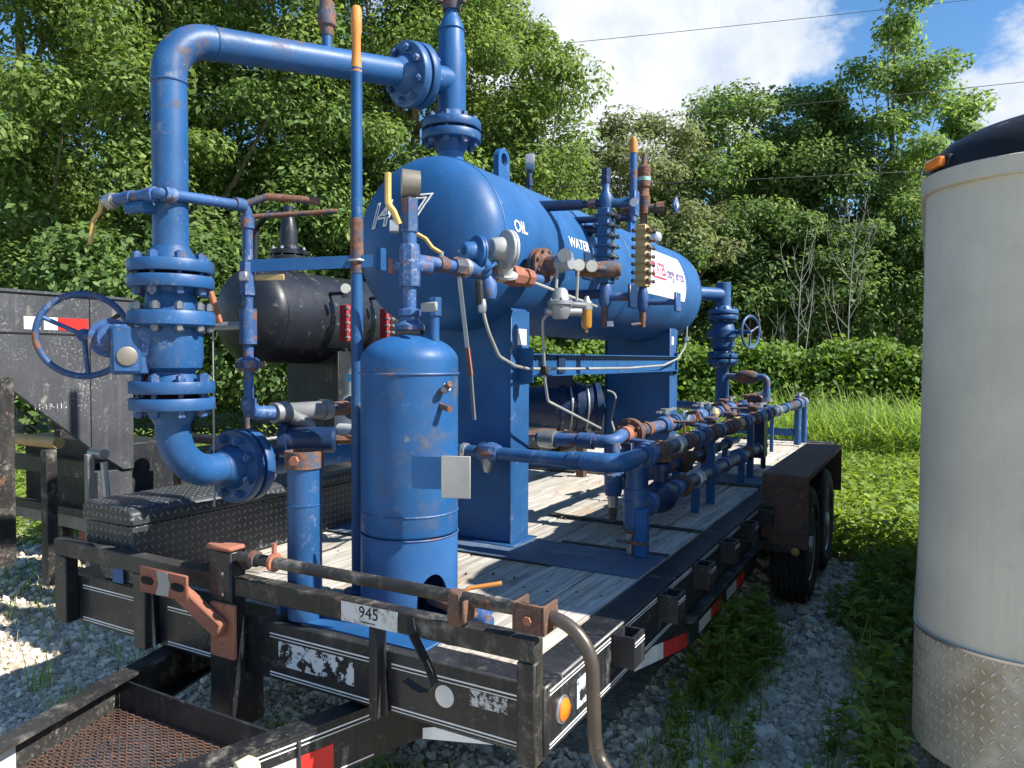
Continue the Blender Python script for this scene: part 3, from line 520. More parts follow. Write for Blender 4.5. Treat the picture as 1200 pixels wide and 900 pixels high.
# ------------------------------------------------------------------ flatbed trailer
DZ=.68; XL,XR=-2.12,.035; YE=6.75
def flatbed():
    T=thing('flatbed_trailer','black flatbed trailer with grey plank deck carrying the blue separator','trailer',(-1.04,3.4,0))
    # deck planks (grain along Y), cut at the steel strip
    n=10; x0,x1=-2.04,-.085; w=(x1-x0)/n; rg=random.Random(4)
    for i in range(n):
        for (ya,yb) in ((.075,3.46),(3.468,6.66)):
            dz=rg.uniform(-.007,.003); a=x0+i*w+.0045; b_=x0+(i+1)*w-.0045
            me=mesh('plank',[box((0,0,0),(b_-a,yb-ya,.036))],'deck_wood',bev=.004); inst('plank',T,me,Matrix.Translation(((a+b_)/2,(ya+yb)/2,DZ-.018+dz)))
    scr=[cyl((x0+(i+q)*w,y,DZ-.002),(x0+(i+q)*w,y,DZ+.0035),.006,6) for i in range(n) for q in (.25,.75) for y in [.16+.6*k+.05*((i*7+k)%3-1) for k in range(11)] if not 1.0<y<1.45]
    part('deck_screws',T,'rusty',*scr,ang=0,kind='stuff')
    # perimeter channels
    part('frame_beam',T,'black',bx(XL,XR,-.03,.07,.492,.685),bev=.006)
    part('frame_beam',T,'black',bx(-.08,XR,.072,YE,.492,.684),bev=.006)
    part('frame_beam',T,'black',bx(XL,-2.045,.072,YE,.492,.684),bev=.006)
    part('frame_beam',T,'black',bx(XL,XR,YE+.002,YE+.08,.492,.684),bev=.006)
    for xx in (-1.55,-.62): part('main_beam',T,'black',bx(xx-.05,xx+.05,.074,YE-.01,.36,.632),bev=.004)
    for k in range(11): part('cross_member',T,'black',bx(-2.04,-.085,.5+k*.6-.03,.5+k*.6+.03,.5,.636))
    # side skirt: deeper girder with chamfered front end
    part('side_girder',T,'black',prism([(.5,.493),(1.36,.318),(2.75,.318),(2.75,.493)],(-.055,0,0),(0,1,0),(0,0,1),(.085,0,0)),bev=.004)
    part('girder_lip',T,'black_rail',bx(.031,.085,1.2,2.84,.478,.49),bev=.003)
    # stake pockets
    for k in range(6):
        y=.49+.465*k; s=[bx(.036,.046,y-.05,y+.05,.575,.675),bx(.1,.11,y-.05,y+.05,.575,.675),bx(.046,.1,y-.05,y-.04,.575,.675),bx(.046,.1,y+.04,y+.05,.575,.675)]
        part('stake_pocket',T,'black',*s)
        part('pinstripe',T,'white_paint',bx(.1105,.1115,y-.045,y+.045,.655,.659),bx(.1105,.1115,y-.045,y+.045,.645,.647))
    # pinstripes on the frame
    P=[bx(XR,XR+.0012,-.005,.43,.664,.668),bx(XR,XR+.0012,-.005,.43,.654,.6565),bx(XR,XR+.0012,-.005,1.1,.518,.522),bx(XR,XR+.0012,-.005,1.1,.509,.5115)]
    for k in range(5): y=.55+.465*k; P.append(bx(XR,XR+.0012,y,y+.34,.664,.668)); P.append(bx(XR,XR+.0012,y,y+.34,.654,.6565))
    for a,b_ in ((-2.02,-1.66),(-1.5,-1.2),(-.98,-.54),(-.475,-.03)):
        for z,h in ((.642,.0045),(.632,.0028),(.514,.0045),(.505,.0028)): P.append(bx(a,b_,-.0315,-.0302,z,z+h))
    part('pinstripe',T,'white_paint',*P)
    # reflective tape on the girder
    def quad_x(y0,z0,y1,z1,h): return prism([(y0,z0),(y1,z1),(y1,z1+h),(y0,z0+h)],(.0315,0,0),(0,1,0),(0,0,1),(.002,0,0))
    part('reflector_tape',T,'white_tape',quad_x(.66,.474,.98,.408,.062)); part('reflector_tape',T,'red_tape',quad_x(.985,.407,1.3,.343,.062))
    for y in (1.5,2.02): part('reflector_tape',T,'white_tape',quad_x(y,.338,y+.2,.338,.055)); part('reflector_tape',T,'red_tape',quad_x(y+.203,.338,y+.4,.338,.055))
    part('reflector_tape',T,'white_tape',prism([(-.36,.449),(-.12,.493),(-.32,.493),(-.36,.48)],(0,-.0305,0),(1,0,0),(0,0,1),(0,-.002,0)))
    # front rack
    rk='black_rail'
    part('rack_rail',T,rk,bx(-2.125,-1.19,-.085,-.034,.765,.828),bev=.004); part('rack_rail',T,rk,bx(-1.085,.03,-.085,-.034,.765,.828),bev=.004)
    for a,b_,z0 in ((-2.125,-2.045,.5),(-1.625,-1.555,.49),(-.52,-.49,.49)): part('rack_post',T,'black',bx(a,b_,-.083,-.032,z0,.764),bev=.004)
    part('rack_post',T,'black_rail',bx(-.025,.03,-.083,-.032,.485,.764),bev=.005)
    for x in (-1.552,-.487,.0): part('gusset',T,'steel' if x<-1 else 'black',prism([(0,.5),(.02,.5),(.004,.7),(0,.7)],(x,-.06,0),(1,0,0),(0,0,1),(0,.004,0)))
    # tall tongue post with rusty lid
    post=part('tongue_post',T,'black',bx(-1.19,-1.085,-.1,-.033,.3,.912),bev=.006); part('post_lid',post,'rust_red',bx(-1.198,-1.077,-.108,-.02,.9125,.93),bev=.006)
    part('post_brace',T,'black',prism([(-.0325,.3),(.05,.3),(.05,.485),(-.0325,.485)],(-1.16,0,0),(0,1,0),(0,0,1),(.06,0,0)))
    for z in (.84,.77): part('rivet',post,'steel',cyl((-1.115,-.106,z),(-1.115,-.0995,z),.005,8))
    # rusty spare-tyre bracket
    br=part('tyre_bracket',T,'rust_red',bx(-1.165,-1.05,-.118,-.102,.565,.745),bev=.004,label='rusty bracket plate on the tall tongue post')
    part('bracket_arm',br,'rust_red',beam((-1.08,-.138,.665),(-1.33,-.142,.79),.035,.06),bev=.006)
    def slot(cx,cz): return [(cx+.022*math.cos(a)+(.012 if math.cos(a)>0 else -.012),cz+.014*math.sin(a)) for a in [2*math.pi*k/12+.1 for k in range(12)]]
    part('bracket_plate',br,'rust_red',bx(-1.465,-1.215,-.165,-.156,.742,.832),bev=.008)
    for cx in (-1.42,-1.262): part('slot',br,'dark_gap',prism(slot(cx,.787),(0,-.1655,0),(1,0,0),(0,0,1),(0,-.0015,0)))
    part('mud_patch',br,'panel_grey',prism([(-1.375,.745),(-1.31,.75),(-1.3,.79),(-1.315,.828),(-1.37,.825),(-1.36,.785)],(0,-.1655,0),(1,0,0),(0,0,1),(0,-.001,0)))
    # tongue A-frame
    def tongue(p,q,nm,mt='black'):
        p,q=V3(p),V3(q); d=q-p; d/=np.linalg.norm(d); nrm=np.cross(d,(0,0,1.)); s=1 if nrm@V3((-1.07,-.6,0))-nrm@p>0 else -1
        web=beam(p,q,.012,.15); off=nrm*s*.03; return part(nm,T,mt,web,beam(p+V3((0,0,.078))+off,q+V3((0,0,.078))+off,.072,.01),beam(p-V3((0,0,.078))+off,q-V3((0,0,.078))+off,.072,.01))
    tongue((-1.655,.35,.4),(-1.105,-1.5,.4),'tongue_beam','black_rail'); tb=tongue((-.475,.35,.4),(-1.03,-1.5,.4),'tongue_beam')
    part('tongue_cross_beam',T,'black',bx(-1.462,-.635,-.245,-.235,.34,.465),bx(-1.462,-.635,-.234,-.19,.336,.343),bev=.002)
    # coupler at the front end of the tongue
    part('coupler',T,'black',bx(-1.12,-1.02,-1.62,-1.42,.4,.48),lathe((-1.07,-1.68,.47),(0,0,-1),[(0,.03),(.02,.06),(.09,.062),(.1,.05)],16),bev=.004)
    d=V3((-1.03+.475,-1.85,0)); d/=np.linalg.norm(d); nrm=V3((-d[1],d[0],0)); nrm=nrm if nrm[0]>0 else -nrm
    def tq(s0,s1,z0,z1,mt,nm):
        a=V3((-.475,.35,0))+nrm*.0068; part(nm,T,mt,prism([(s0,z0),(s1,z0),(s1,z1),(s0,z1)],a,d,(0,0,1),nrm*.0015))
    tq(.5,.62,.34,.415,'red_tape','reflector_tape'); tq(.62,.78,.34,.415,'white_tape','reflector_tape'); tq(.36,1.2,.456,.46,'white_paint','pinstripe'); tq(.36,1.2,.444,.447,'white_paint','pinstripe'); tq(.36,1.2,.328,.332,'white_paint','pinstripe')
    # left tongue beam carries white tape too
    d2=V3((.55,-1.85,0)); d2/=np.linalg.norm(d2); n2=V3((d2[1],-d2[0],0)); n2=n2 if n2[0]>0 else -n2
    part('reflector_tape',T,'white_tape',prism([(1.02,.36),(1.25,.36),(1.25,.44),(1.02,.44)],V3((-1.655,.35,0))+n2*.0068,d2,(0,0,1),n2*.0015))
    cm=V3((-.475,.35,0))+d*.9+nrm*.02; part('plastic_plug',T,'cream',lathe(cm+V3((0,0,.44)),nrm,[(-.03,.03),(.02,.05),(.04,.05),(.05,.03)],18),lathe(cm+d*-.1+V3((0,0,.445)),-d,[(0,.03),(.04,.035),(.06,.02)],14),label='cream plastic plug clipped to the tongue beam')
    # expanded metal tray
    s=[]; cw,ch=.034,.0115
    for j in range(68):
        for i in range(30):
            y=-.262-j*ch; x=-1.46+i*cw+(cw/2 if j%2 else 0); xl=-1.655+.55*(.35-y)/1.85+.022; xr=-.475-.555*(.35-y)/1.85-.022
            for sg in (-1,1):
                q=(x+sg*cw/2,y-ch)
                if xl<x<xr and xl<q[0]<xr: s.append(beam((x,y,.375),(q[0],q[1],.379),.0032,.0026))
    part('expanded_metal_tray',T,'rust_pitted',*s,ang=0,kind='stuff'); part('tray_edge',T,'rusty',bx(-1.42,-.66,-.262,-.25,.366,.372),bx(-1.4,-.7,-.8,-.775,.36,.37))
    # bent vent pipe running along the rack
    vp=part('rack_pipe',T,'black_rail',tube([(-1.07,-.045,.86),(-1.04,-.09,.903),(.02,-.092,.906)],.0185,12,bend=.03),label='dark flaking pipe laid along the front rack')
    part('bent_pipe',T,'pipe_bare',tube([(.02,-.092,.9),(.19,-.092,.9),(.2,-.09,.62),(.205,-.08,.57),(.36,-.16,.46)],.0175,16,bend=.12,seg=10))
    part('clamp',vp,'rust_pitted',bx(-.225,-.18,-.112,-.072,.83,.925),bev=.006); part('clamp',vp,'rust_pitted',bx(-.165,-.155,-.13,-.06,.85,.91),bev=.003)
    part('u_bracket',vp,'rust_pitted',bx(-.012,-.004,-.13,-.05,.86,.935),bx(.072,.08,-.13,-.05,.86,.935),bx(-.004,.072,-.13,-.122,.86,.935),bev=.002); part('bracket_bolt',vp,'rust_red',lathe((.035,-.13,.895),(0,-1,0),[(0,.012),(.01,.012)],6))
    part('collar',vp,'rusty',lathe((-.99,-.09,.904),(1,0,0),[(0,.022),(.0,.026),(.02,.026),(.02,.022)],14)); part('collar',vp,'rust_red',lathe((-.9,-.09,.904),(1,0,0),[(0,.022),(.0,.03),(.012,.03),(.012,.022)],14),cyl((-.894,-.09,.93),(-.894,-.09,.965),.008,8))
    part('strap_hook',T,'black_rail',*[beam(p_,q_,.03,.005) for p_,q_ in zip(*(lambda w_:(w_[:-1],w_[1:]))([(-.36,-.092,.82),(-.345,-.1,.78),(-.31,-.105,.735),(-.275,-.11,.69),(-.265,-.112,.66),(-.275,-.114,.64),(-.3,-.115,.633),(-.33,-.116,.64),(-.36,-.116,.652)]))],label='curled black strap hook hanging from the rack rail')
    # number painted on the rack rail
    part('pale_patch',T,'pale_ragged',bx(-.62,-.41,-.0868,-.0855,.767,.826)); V,Fc=text_on('945',.05,(-.515,-.0878,.803),(1,0,0),(0,0,1),(0,-1,0),ext=.0003); part('painted_number',T,'marker_ink',(V,Fc),bx(-.54,-.49,-.088,-.0871,.775,.7775),ang=0)  # pale patch with ragged edges behind the digits
    # stickers on the front beam
    part('torn_sticker',T,'sticker_torn',bx(-.94,-.62,-.0318,-.0306,.545,.625)); part('round_sticker',T,'sticker_flaked',bx(-.2,-.08,-.0318,-.0306,.585,.63))
    part('round_sticker',T,'white_paint',cyl((-.285,-.0306,.59),(-.285,-.0322,.59),.032,24),label='round white sticker'); part('torn_sticker',T,'sticker_torn',bx(XR+.0006,XR+.0018,.17,.27,.545,.63))
    ml=part('marker_light',T,'amber',lathe((XR,.075,.585),(1,0,0),[(0,.031),(.008,.031),(.014,.024),(.016,0)],20)); ml.scale=(1,1,1); part('light_bezel',ml,'galv',lathe((XR,.075,.585),(1,0,0),[(0,.032),(.0,.039),(.005,.037),(.005,.032)],20))
    # fender
    fz=.872; prof=[(2.86,.44),(2.865,fz-.01),(2.875,fz),(4.75,fz),(4.76,fz-.01),(4.765,.5)]; inner=[(y+(.008 if y<3 else -.008),z-(.008 if 0<i<5 else 0)) for i,(y,z) in enumerate(prof)]
    fd=part('fender',T,'rust_pitted',prism(prof+inner[::-1],(.038,0,0),(0,1,0),(0,0,1),(.262,0,0)),label='pitted rusty steel fender over the tandem wheels'); part('fender_lip',fd,'rust_pitted',bx(.296,.301,2.87,4.76,fz-.03,fz-.009),bx(.296,.301,2.86,2.865,.44,fz-.01))
    ft=part('fender_foot',T,'black_rail',bx(.038,.25,2.845,2.858,.41,.455),bev=.003); part('fender_lamp',ft,'amber_dull',lathe((.235,2.844,.425),(0,-1,0),[(0,.024),(.01,.024),(.014,.015)],16))
    # wheels
    def wheel(x,y,sgn):
        wn=thing_part('wheel',T); c=(x,y,.375)
        R,w2=.375,.105; pr=[(-w2*.8,.235),(-w2,.26),(-w2*1.02,.31),(-w2*.9,.352),(-w2*.72,R-.005)]
        for g in range(5):
            a=-w2*.72+g*w2*1.44/5; b2=a+w2*1.44/5; pr+=[(a+.004,R),(b2-.006,R),(b2-.005,R-.008),(b2-.001,R-.008)]
        pr+=[(w2*.72,R-.005),(w2*.9,.352),(w2*1.02,.31),(w2,.26),(w2*.8,.235)]
        part('tyre',wn,'rubber',lathe(c,(1,0,0),pr,44))
        part('rim',wn,'galv',lathe(c,(sgn,0,0),[(-.09,.236),(.088,.236),(.09,.225),(.05,.2),(.035,.13),(.055,.1),(.055,.06),(.1,.05),(.105,0)],32))
    def thing_part(n,p):
        o=bpy.data.objects.new(n,None); COL.objects.link(o); o.parent=p; LOC[o]=LOC[p]; return o
    for y in (3.3,4.15): wheel(.172,y,1)
    for y in (3.3,4.15): wheel(-2.27,y,-1)
    part('fender',T,'rust_pitted',bx(-2.4,-2.125,2.86,4.76,fz-.008,fz),bx(-2.4,-2.125,2.86,2.868,.5,fz-.0085))
    for y in (3.3,4.15): part('axle',T,'black',cyl((-2.18,y,.375),(.09,y,.375),.04,14),bx(-1.6,-1.5,y-.3,y+.3,.32,.36),bx(-.67,-.57,y-.3,y+.3,.32,.36))
    # steel strips across the deck
    part('deck_strip',T,'black_rail',bx(-.93,-.083,1.93,1.975,.684,.69),bev=.001); part('deck_strip',T,'black_rail',bx(-2.04,-.083,3.44,3.52,.684,.69),bev=.001)
    part('deck_strip',T,'black_rail',bx(-.6,-.083,1.398,1.425,.686,.692))
    return T
FLAT=flatbed()
# toolbox on the deck
def toolbox():
    t=thing('toolbox','long black tread plate toolbox along the left edge of the flatbed deck','toolbox',(-1.88,.55,DZ)); z0=DZ+.004
    part('body',t,'tread_black',prism([(-1.9,z0),(-1.72,z0),(-1.72,.905),(-2.02,.905),(-2.02,.8)],(0,-.015,0),(1,0,0),(0,0,1),(0,1.26,0)),uv=True,bev=.004)
    part('lid',t,'tread_black',prism([(-2.03,.908),(-1.712,.908),(-1.715,.955),(-1.74,.975),(-2.0,.985),(-2.028,.965)],(0,-.025,0),(1,0,0),(0,0,1),(0,1.28,0)),uv=True,bev=.006)
toolbox()
# ------------------------------------------------------------------ enclosed cargo trailer on the right
def cargo():
    t=thing('cargo_trailer','round-nosed aluminium cargo trailer with black roof cap and tread plate stone guard','trailer',(1.9,2.5,0)); X0,X1,Y0,Y1,R=.872,2.9,.8,4.85,.3
    def ring(ins,rr):
        a=[]; x0,x1,y0,y1=X0+ins,X1-ins,Y0+ins,Y1-ins; rr=max(rr,.02)
        for cx,cy,s in ((x0+rr,y0+rr,math.pi),(x1-rr,y0+rr,1.5*math.pi),(x1-.03,y1-.03,0),(x0+.03,y1-.03,.5*math.pi)):
            q=rr if s>=math.pi-.01 else .03
            for k in range(15): an=s+math.pi/2*k/14; a.append((cx+q*math.cos(an),cy+q*math.sin(an)))
        return a
    def loft(levels,cap=False):
        V=[];F=[]; n=60
        for z,ins,rr in levels: V+= [(x,y,z) for x,y in ring(ins,rr)]
        for i in range(len(levels)-1):
            for k in range(n): F.append((i*n+k,i*n+(k+1)%n,(i+1)*n+(k+1)%n,(i+1)*n+k))
        F.append(tuple((len(levels)-1)*n+k for k in range(n))); F.append(tuple(range(n))[::-1]); return np.array(V,float),F
    part('wall_skin',t,'aluminium',loft([(.36,.006,R),(2.1,.006,R)]),ang=30)
    part('stone_guard',t,'tread_alu',loft([(.3,0,R),(.672,0,R)]),ang=30,uv=True,label='dented tread plate stone guard'); part('guard_trim',t,'steel',loft([(.672,-.003,R),(.68,-.003,R)]),ang=30)
    tr=part('roof_trim',t,'aluminium',loft([(2.086,-.006,R),(2.089,-.009,R),(2.139,-.009,R),(2.142,-.005,R)]),ang=30)
    for k in range(9): x=1.35+k*.17; part('rivet',tr,'galv',lathe((x,Y0+.011,2.113),(0,-1,0),[(0,.009),(.026,.007),(.028,0)],10))
    part('roof_cap',t,'cap_black',loft([(2.141,-.002,R)]+[(2.142+.23*math.sin(a),.42*(1-math.cos(a)),R+.25*(1-math.cos(a))) for a in [math.pi/2*k/9 for k in range(1,9)]]),ang=50)
    for q,(xa_,za_,xb_,zb_) in enumerate(((1.2,.87,1.34,.855),(1.27,.93,1.275,.83),(1.3,.9,1.38,.9),(1.24,.99,1.242,.9))): part('scratch',t,'dark_gap',beam((xa_,Y0+.0055,za_),(xb_,Y0+.0055,zb_),.0012,.0016))
    ca,sa=math.cos(rad(210)),math.sin(rad(210)); cx,cy=X0+R,Y0+R; p=V3((cx+ca*(R+.0),cy+sa*(R+.0),2.168)); tn=V3((-sa,ca,0)); nn=V3((ca,sa,0))
    lt=part('marker_light',t,'amber',box(p+nn*.012,(.08,.026,.03),rm=np.stack([tn,nn,V3((0,0,1))],1)),bev=.006); part('light_base',lt,'rubber',box(p-nn*.01,(.095,.02,.04),rm=np.stack([tn,nn,V3((0,0,1))],1)),bev=.004)
    part('chassis',t,'black',bx(X0+.1,X1-.1,Y0+.15,Y1-.1,.25,.2999)); 
    for x in (X0+.13,X1-.13):
        w=bpy.data.objects.new('wheel',None); COL.objects.link(w); w.parent=t; LOC[w]=LOC[t]; part('tyre',w,'rubber',lathe((x,2.9,.33),(1,0,0),[(-.09,.2),(-.1,.25),(-.08,.325),(.08,.325),(.1,.25),(.09,.2)],32)); part('rim',w,'galv',lathe((x,2.9,.33),(1,0,0),[(-.07,.199),(.07,.199),(.05,.1),(.06,0)],24))
    part('tongue',t,'black',beam((X0+.4,Y0+.2,.3),(1.89,-.9,.3),.06,.06),beam((X1-.4,Y0+.2,.3),(1.89,-.9,.3),.06,.06)); part('jack_stand',t,'black',cyl((1.89,-.75,0),(1.89,-.75,.5),.03,12),cyl((1.89,-.75,-.01),(1.89,-.75,.012),.08,16))
cargo()
# ------------------------------------------------------------------ gooseneck trailer on the left with its black tank
def gooseneck():
    t=thing('gooseneck_trailer','charcoal gooseneck trailer parked beyond the toolbox, reflective tape on its neck','trailer',(-4.,4,0)); X=-3.4
    part('deck',t,'black_rail',bx(-5.2,-2.95,1.6,9.,.62,.7),bev=.005); part('side_beam',t,'black',bx(-2.946,-2.9,1.6,9.,.5,.69),bev=.004); part('side_beam',t,'black',bx(-5.25,-5.204,1.6,9.,.5,.69),bev=.004)
    for xa in (X,-4.75):
        nk=part('neck_plate',t,'charcoal',prism([(-1.6,1.87),(1.125,1.9),(1.12,.86),(1.05,.86),(.845,1.01),(.36,1.42),(-1.6,1.45)],(xa,0,0),(0,1,0),(0,0,1),(-.03,0,0)),bev=.004,label='flaking charcoal side plate of the gooseneck')
        part('neck_seam',nk,'dark_gap',bx(xa+.0005,xa+.0025,-1.6,.848,1.672,1.682),bx(xa+.0005,xa+.0025,.848,.854,.99,1.89))
        part('neck_flange',nk,'charcoal',bx(xa-.09,xa+.012,-1.6,1.125,1.898,1.912))
        part('riser_leg',t,'charcoal',bx(xa-.12,xa-.02,.9,1.12,.3,.862),bev=.004); part('riser_foot',t,'black_rail',bx(xa-.03,xa+.02,.3,.42,.42,1.44),bev=.003)
    for k,(y0,y1,mt) in enumerate(((.485,.57,'white_tape'),(.59,.665,'white_tape'),(.668,.84,'red_tape'))): part('reflector_tape',t,mt,bx(X+.001,X+.003,y0,y1,1.7,1.77))
    V,Fc=text_on('11-19-115',.045,(X+.0012,.62,1.27),(0,1,0),(0,0,1),(1,0,0),ext=.0003); part('chalk_writing',t,'sticker_flaked',(V,Fc),ang=0)
    part('front_bar',t,'leg_grey',beam((-5.3,1.12,.49),(-2.9,.99,.49),.07,.085),bev=.004); part('bar_bracket',t,'rust_red',bx(-3.95,-3.87,1.09,1.14,.3,.446),bx(-3.93,-3.89,1.115,1.6,.3,.34))
    for y,x in ((1.35,-3.25),(1.2,-4.3)): part('jack_leg',t,'black_rail',bx(x-.04,x+.04,y-.04,y+.04,.05,1.05),bev=.004)
    part('jack_leg',t,'black_rail',bx(-3.33,-3.27,.52,.58,.3,1.04),bev=.004); part('jack_leg',t,'leg_grey',bx(-3.26,-3.22,.72,.76,.3,1.0),bev=.004); part('jack_crank',t,'galv',cyl((-3.28,.78,1.),(-3.16,.78,1.0),.03,12),tube([(-3.2,.8,.95),(-3.18,.82,.5)],.02,8))
    part('jack_pin',t,'brass_tan',cyl((-4.2,.72,1.05),(-3.5,.72,1.05),.035,12)); part('cross_brace',t,'black',bx(-4.75,X-.13,.95,1.0,.8,.9),bx(-4.75,X-.13,.95,1.0,.55,.6)); part('bent_rail',t,'galv',tube([(-2.92,1.3,.7),(-2.92,1.35,.95),(-2.92,1.45,1.0),(-2.92,2.0,1.02)],.012,8,bend=.05))
    part('winch_roller',t,'black',cyl((-3.3,1.3,1.05),(-2.6,1.3,1.05),.03,14),cyl((-3.32,1.3,1.05),(-3.28,1.3,1.05),.06,16))
    part('underframe',t,'black',bx(-4.68,X-.14,1.15,1.5,.45,1.0),bev=.006)
    for y in (6.5,7.5):
        for x in (-2.78,-5.37):
            w=bpy.data.objects.new('wheel',None); COL.objects.link(w); w.parent=t; LOC[w]=LOC[t]; part('tyre',w,'rubber',lathe((x,y,.38),(1,0,0),[(-.1,.23),(-.11,.3),(-.085,.375),(.085,.375),(.11,.3),(.1,.23)],32)); part('rim',w,'galv',lathe((x,y,.38),(1,0,0),[(-.08,.231),(.08,.231),(.05,.1),(.06,0)],24))
gooseneck()
def black_tank():
    xa,za,r=-3.85,1.89,.39; t=thing('black_separator_tank','glossy black horizontal tank with red sight glasses on the gooseneck trailer','tank',(xa,4.2,.7)); y0,y1=2.47,6.0
    hd=[(r*.5*(1-math.cos(a)),r*math.sin(a)) for a in [math.pi/2*k/10 for k in range(11)]]
    part('shell',t,'black_tank',lathe((xa,y0-r*.5,za),(0,1,0),hd+[(r*.5+y1-y0,r)]+[(r*.5+y1-y0+r*.5-d,q) for d,q in hd[::-1][1:]],48)); part('weld_seam',t,'black_tank',torus((xa,y0,za),(0,1,0),r,.005,48,6))
    for y in (3.2,5.6): part('saddle',t,'black',bx(xa-.3,xa+.3,y-.08,y+.08,.704,za-.28),bev=.005)
    part('manway_neck',t,'black_tank',cyl((xa,2.85,za+.34),(xa,2.85,za+.5),.075,20)); flange_pair(t,(xa,2.85,za+.52),(0,0,1),.16,.04,'black_tank',8,.07,.012,.016,.05,'galv')
    rv=part('relief_valve',t,'black_tank',lathe((xa,2.85,za+.6),(0,0,1),[(0,.075),(.12,.075),(.22,.055),(.26,.04),(.34,.04),(.34,0)],20)); part('valve_outlet',rv,'black_tank',tube([(xa,2.85,za+.86),(xa-.25,2.85,za+.9),(xa-.45,2.9,za+.8),(xa-.45,2.8,za-.9)],.03,10,bend=.06))
    part('standpipe',t,'rusty',tube([(xa-.12,2.5,.7),(xa-.12,2.5,za+.8),(xa+.5,2.9,za+.86)],.022,10,bend=.03)); part('pipe_union',t,'galv',lathe((xa-.12,2.5,za+.1),(0,0,1),[(0,.03),(.02,.04),(.05,.04),(.07,.03)],8))
    part('pressure_gauge',t,'gauge_face',lathe((xa+.1,4.6,za+.62),(.5,-.8,0),[(-.02,.055),(.02,.055),(.022,.05)],20),cyl((xa+.1,4.62,za+.36),(xa+.1,4.62,za+.6),.012,8))
    for y in (2.98,3.5):
        s=part('sight_glass',t,'red_glass',bx(xa+r+.08,xa+r+.16,y-.03,y+.03,za-.2,za+.1),bev=.004)
        for k in range(5):
            for q in (-1,1): part('clamp_bolt',s,'galv_dull',lathe((xa+r+.16,y+q*.035,za-.17+k*.06),(1,-.3,0),[(0,.014),(.03,.014),(.03,.008),(.045,.008)],6))
        part('valve_arm',s,'black_tank',cyl((xa+r-.05,y,za+.2),(xa+r+.13,y,za+.2),.016,8),lathe((xa+r+.12,y,za+.16),(0,0,1),[(0,.03),(.08,.03)],10)); part('valve_arm',s,'black_tank',cyl((xa+r-.1,y,za-.27),(xa+r+.13,y,za-.27),.016,8)); part('dial',s,'gauge_face',lathe((xa+r+.17,y-.05,za+.23),(.5,-.8,0),[(0,.04),(.02,.04)],16))
    part('lifting_eye',t,'black_tank',torus((xa,5.0,za+.42),(.7,.7,0),.06,.015,16,6)); part('top_rail',t,'brass_tan',tube([(xa-.05,4.4,za+.38),(xa-.05,4.4,za+.5),(xa-.05,4.75,za+.5),(xa-.05,4.75,za+.38)],.015,8,bend=.03))
    dr=part('drain_valve',t,'grey_cast',lathe((-3.2,2.95,.92),(0,0,1),[(0,.11),(.3,.12),(.34,.09),(.52,.08),(.56,.05),(.7,.04)],20),bx(-3.3,-3.1,2.8,3.1,.9,1.12),cyl((-3.2,2.75,.98),(-3.0,2.75,.98),.05,14)); part('valve_band',dr,'aqua_tape',lathe((-3.2,2.95,1.36),(0,0,1),[(0,.09),(.06,.09)],20)); part('valve_stand',dr,'charcoal',bx(-3.28,-3.12,2.89,3.01,.704,.9))
    part('pipe_leg',t,'galv',cyl((-3.6,3.4,.7),(-3.6,3.4,1.3),.045,12))
black_tank()
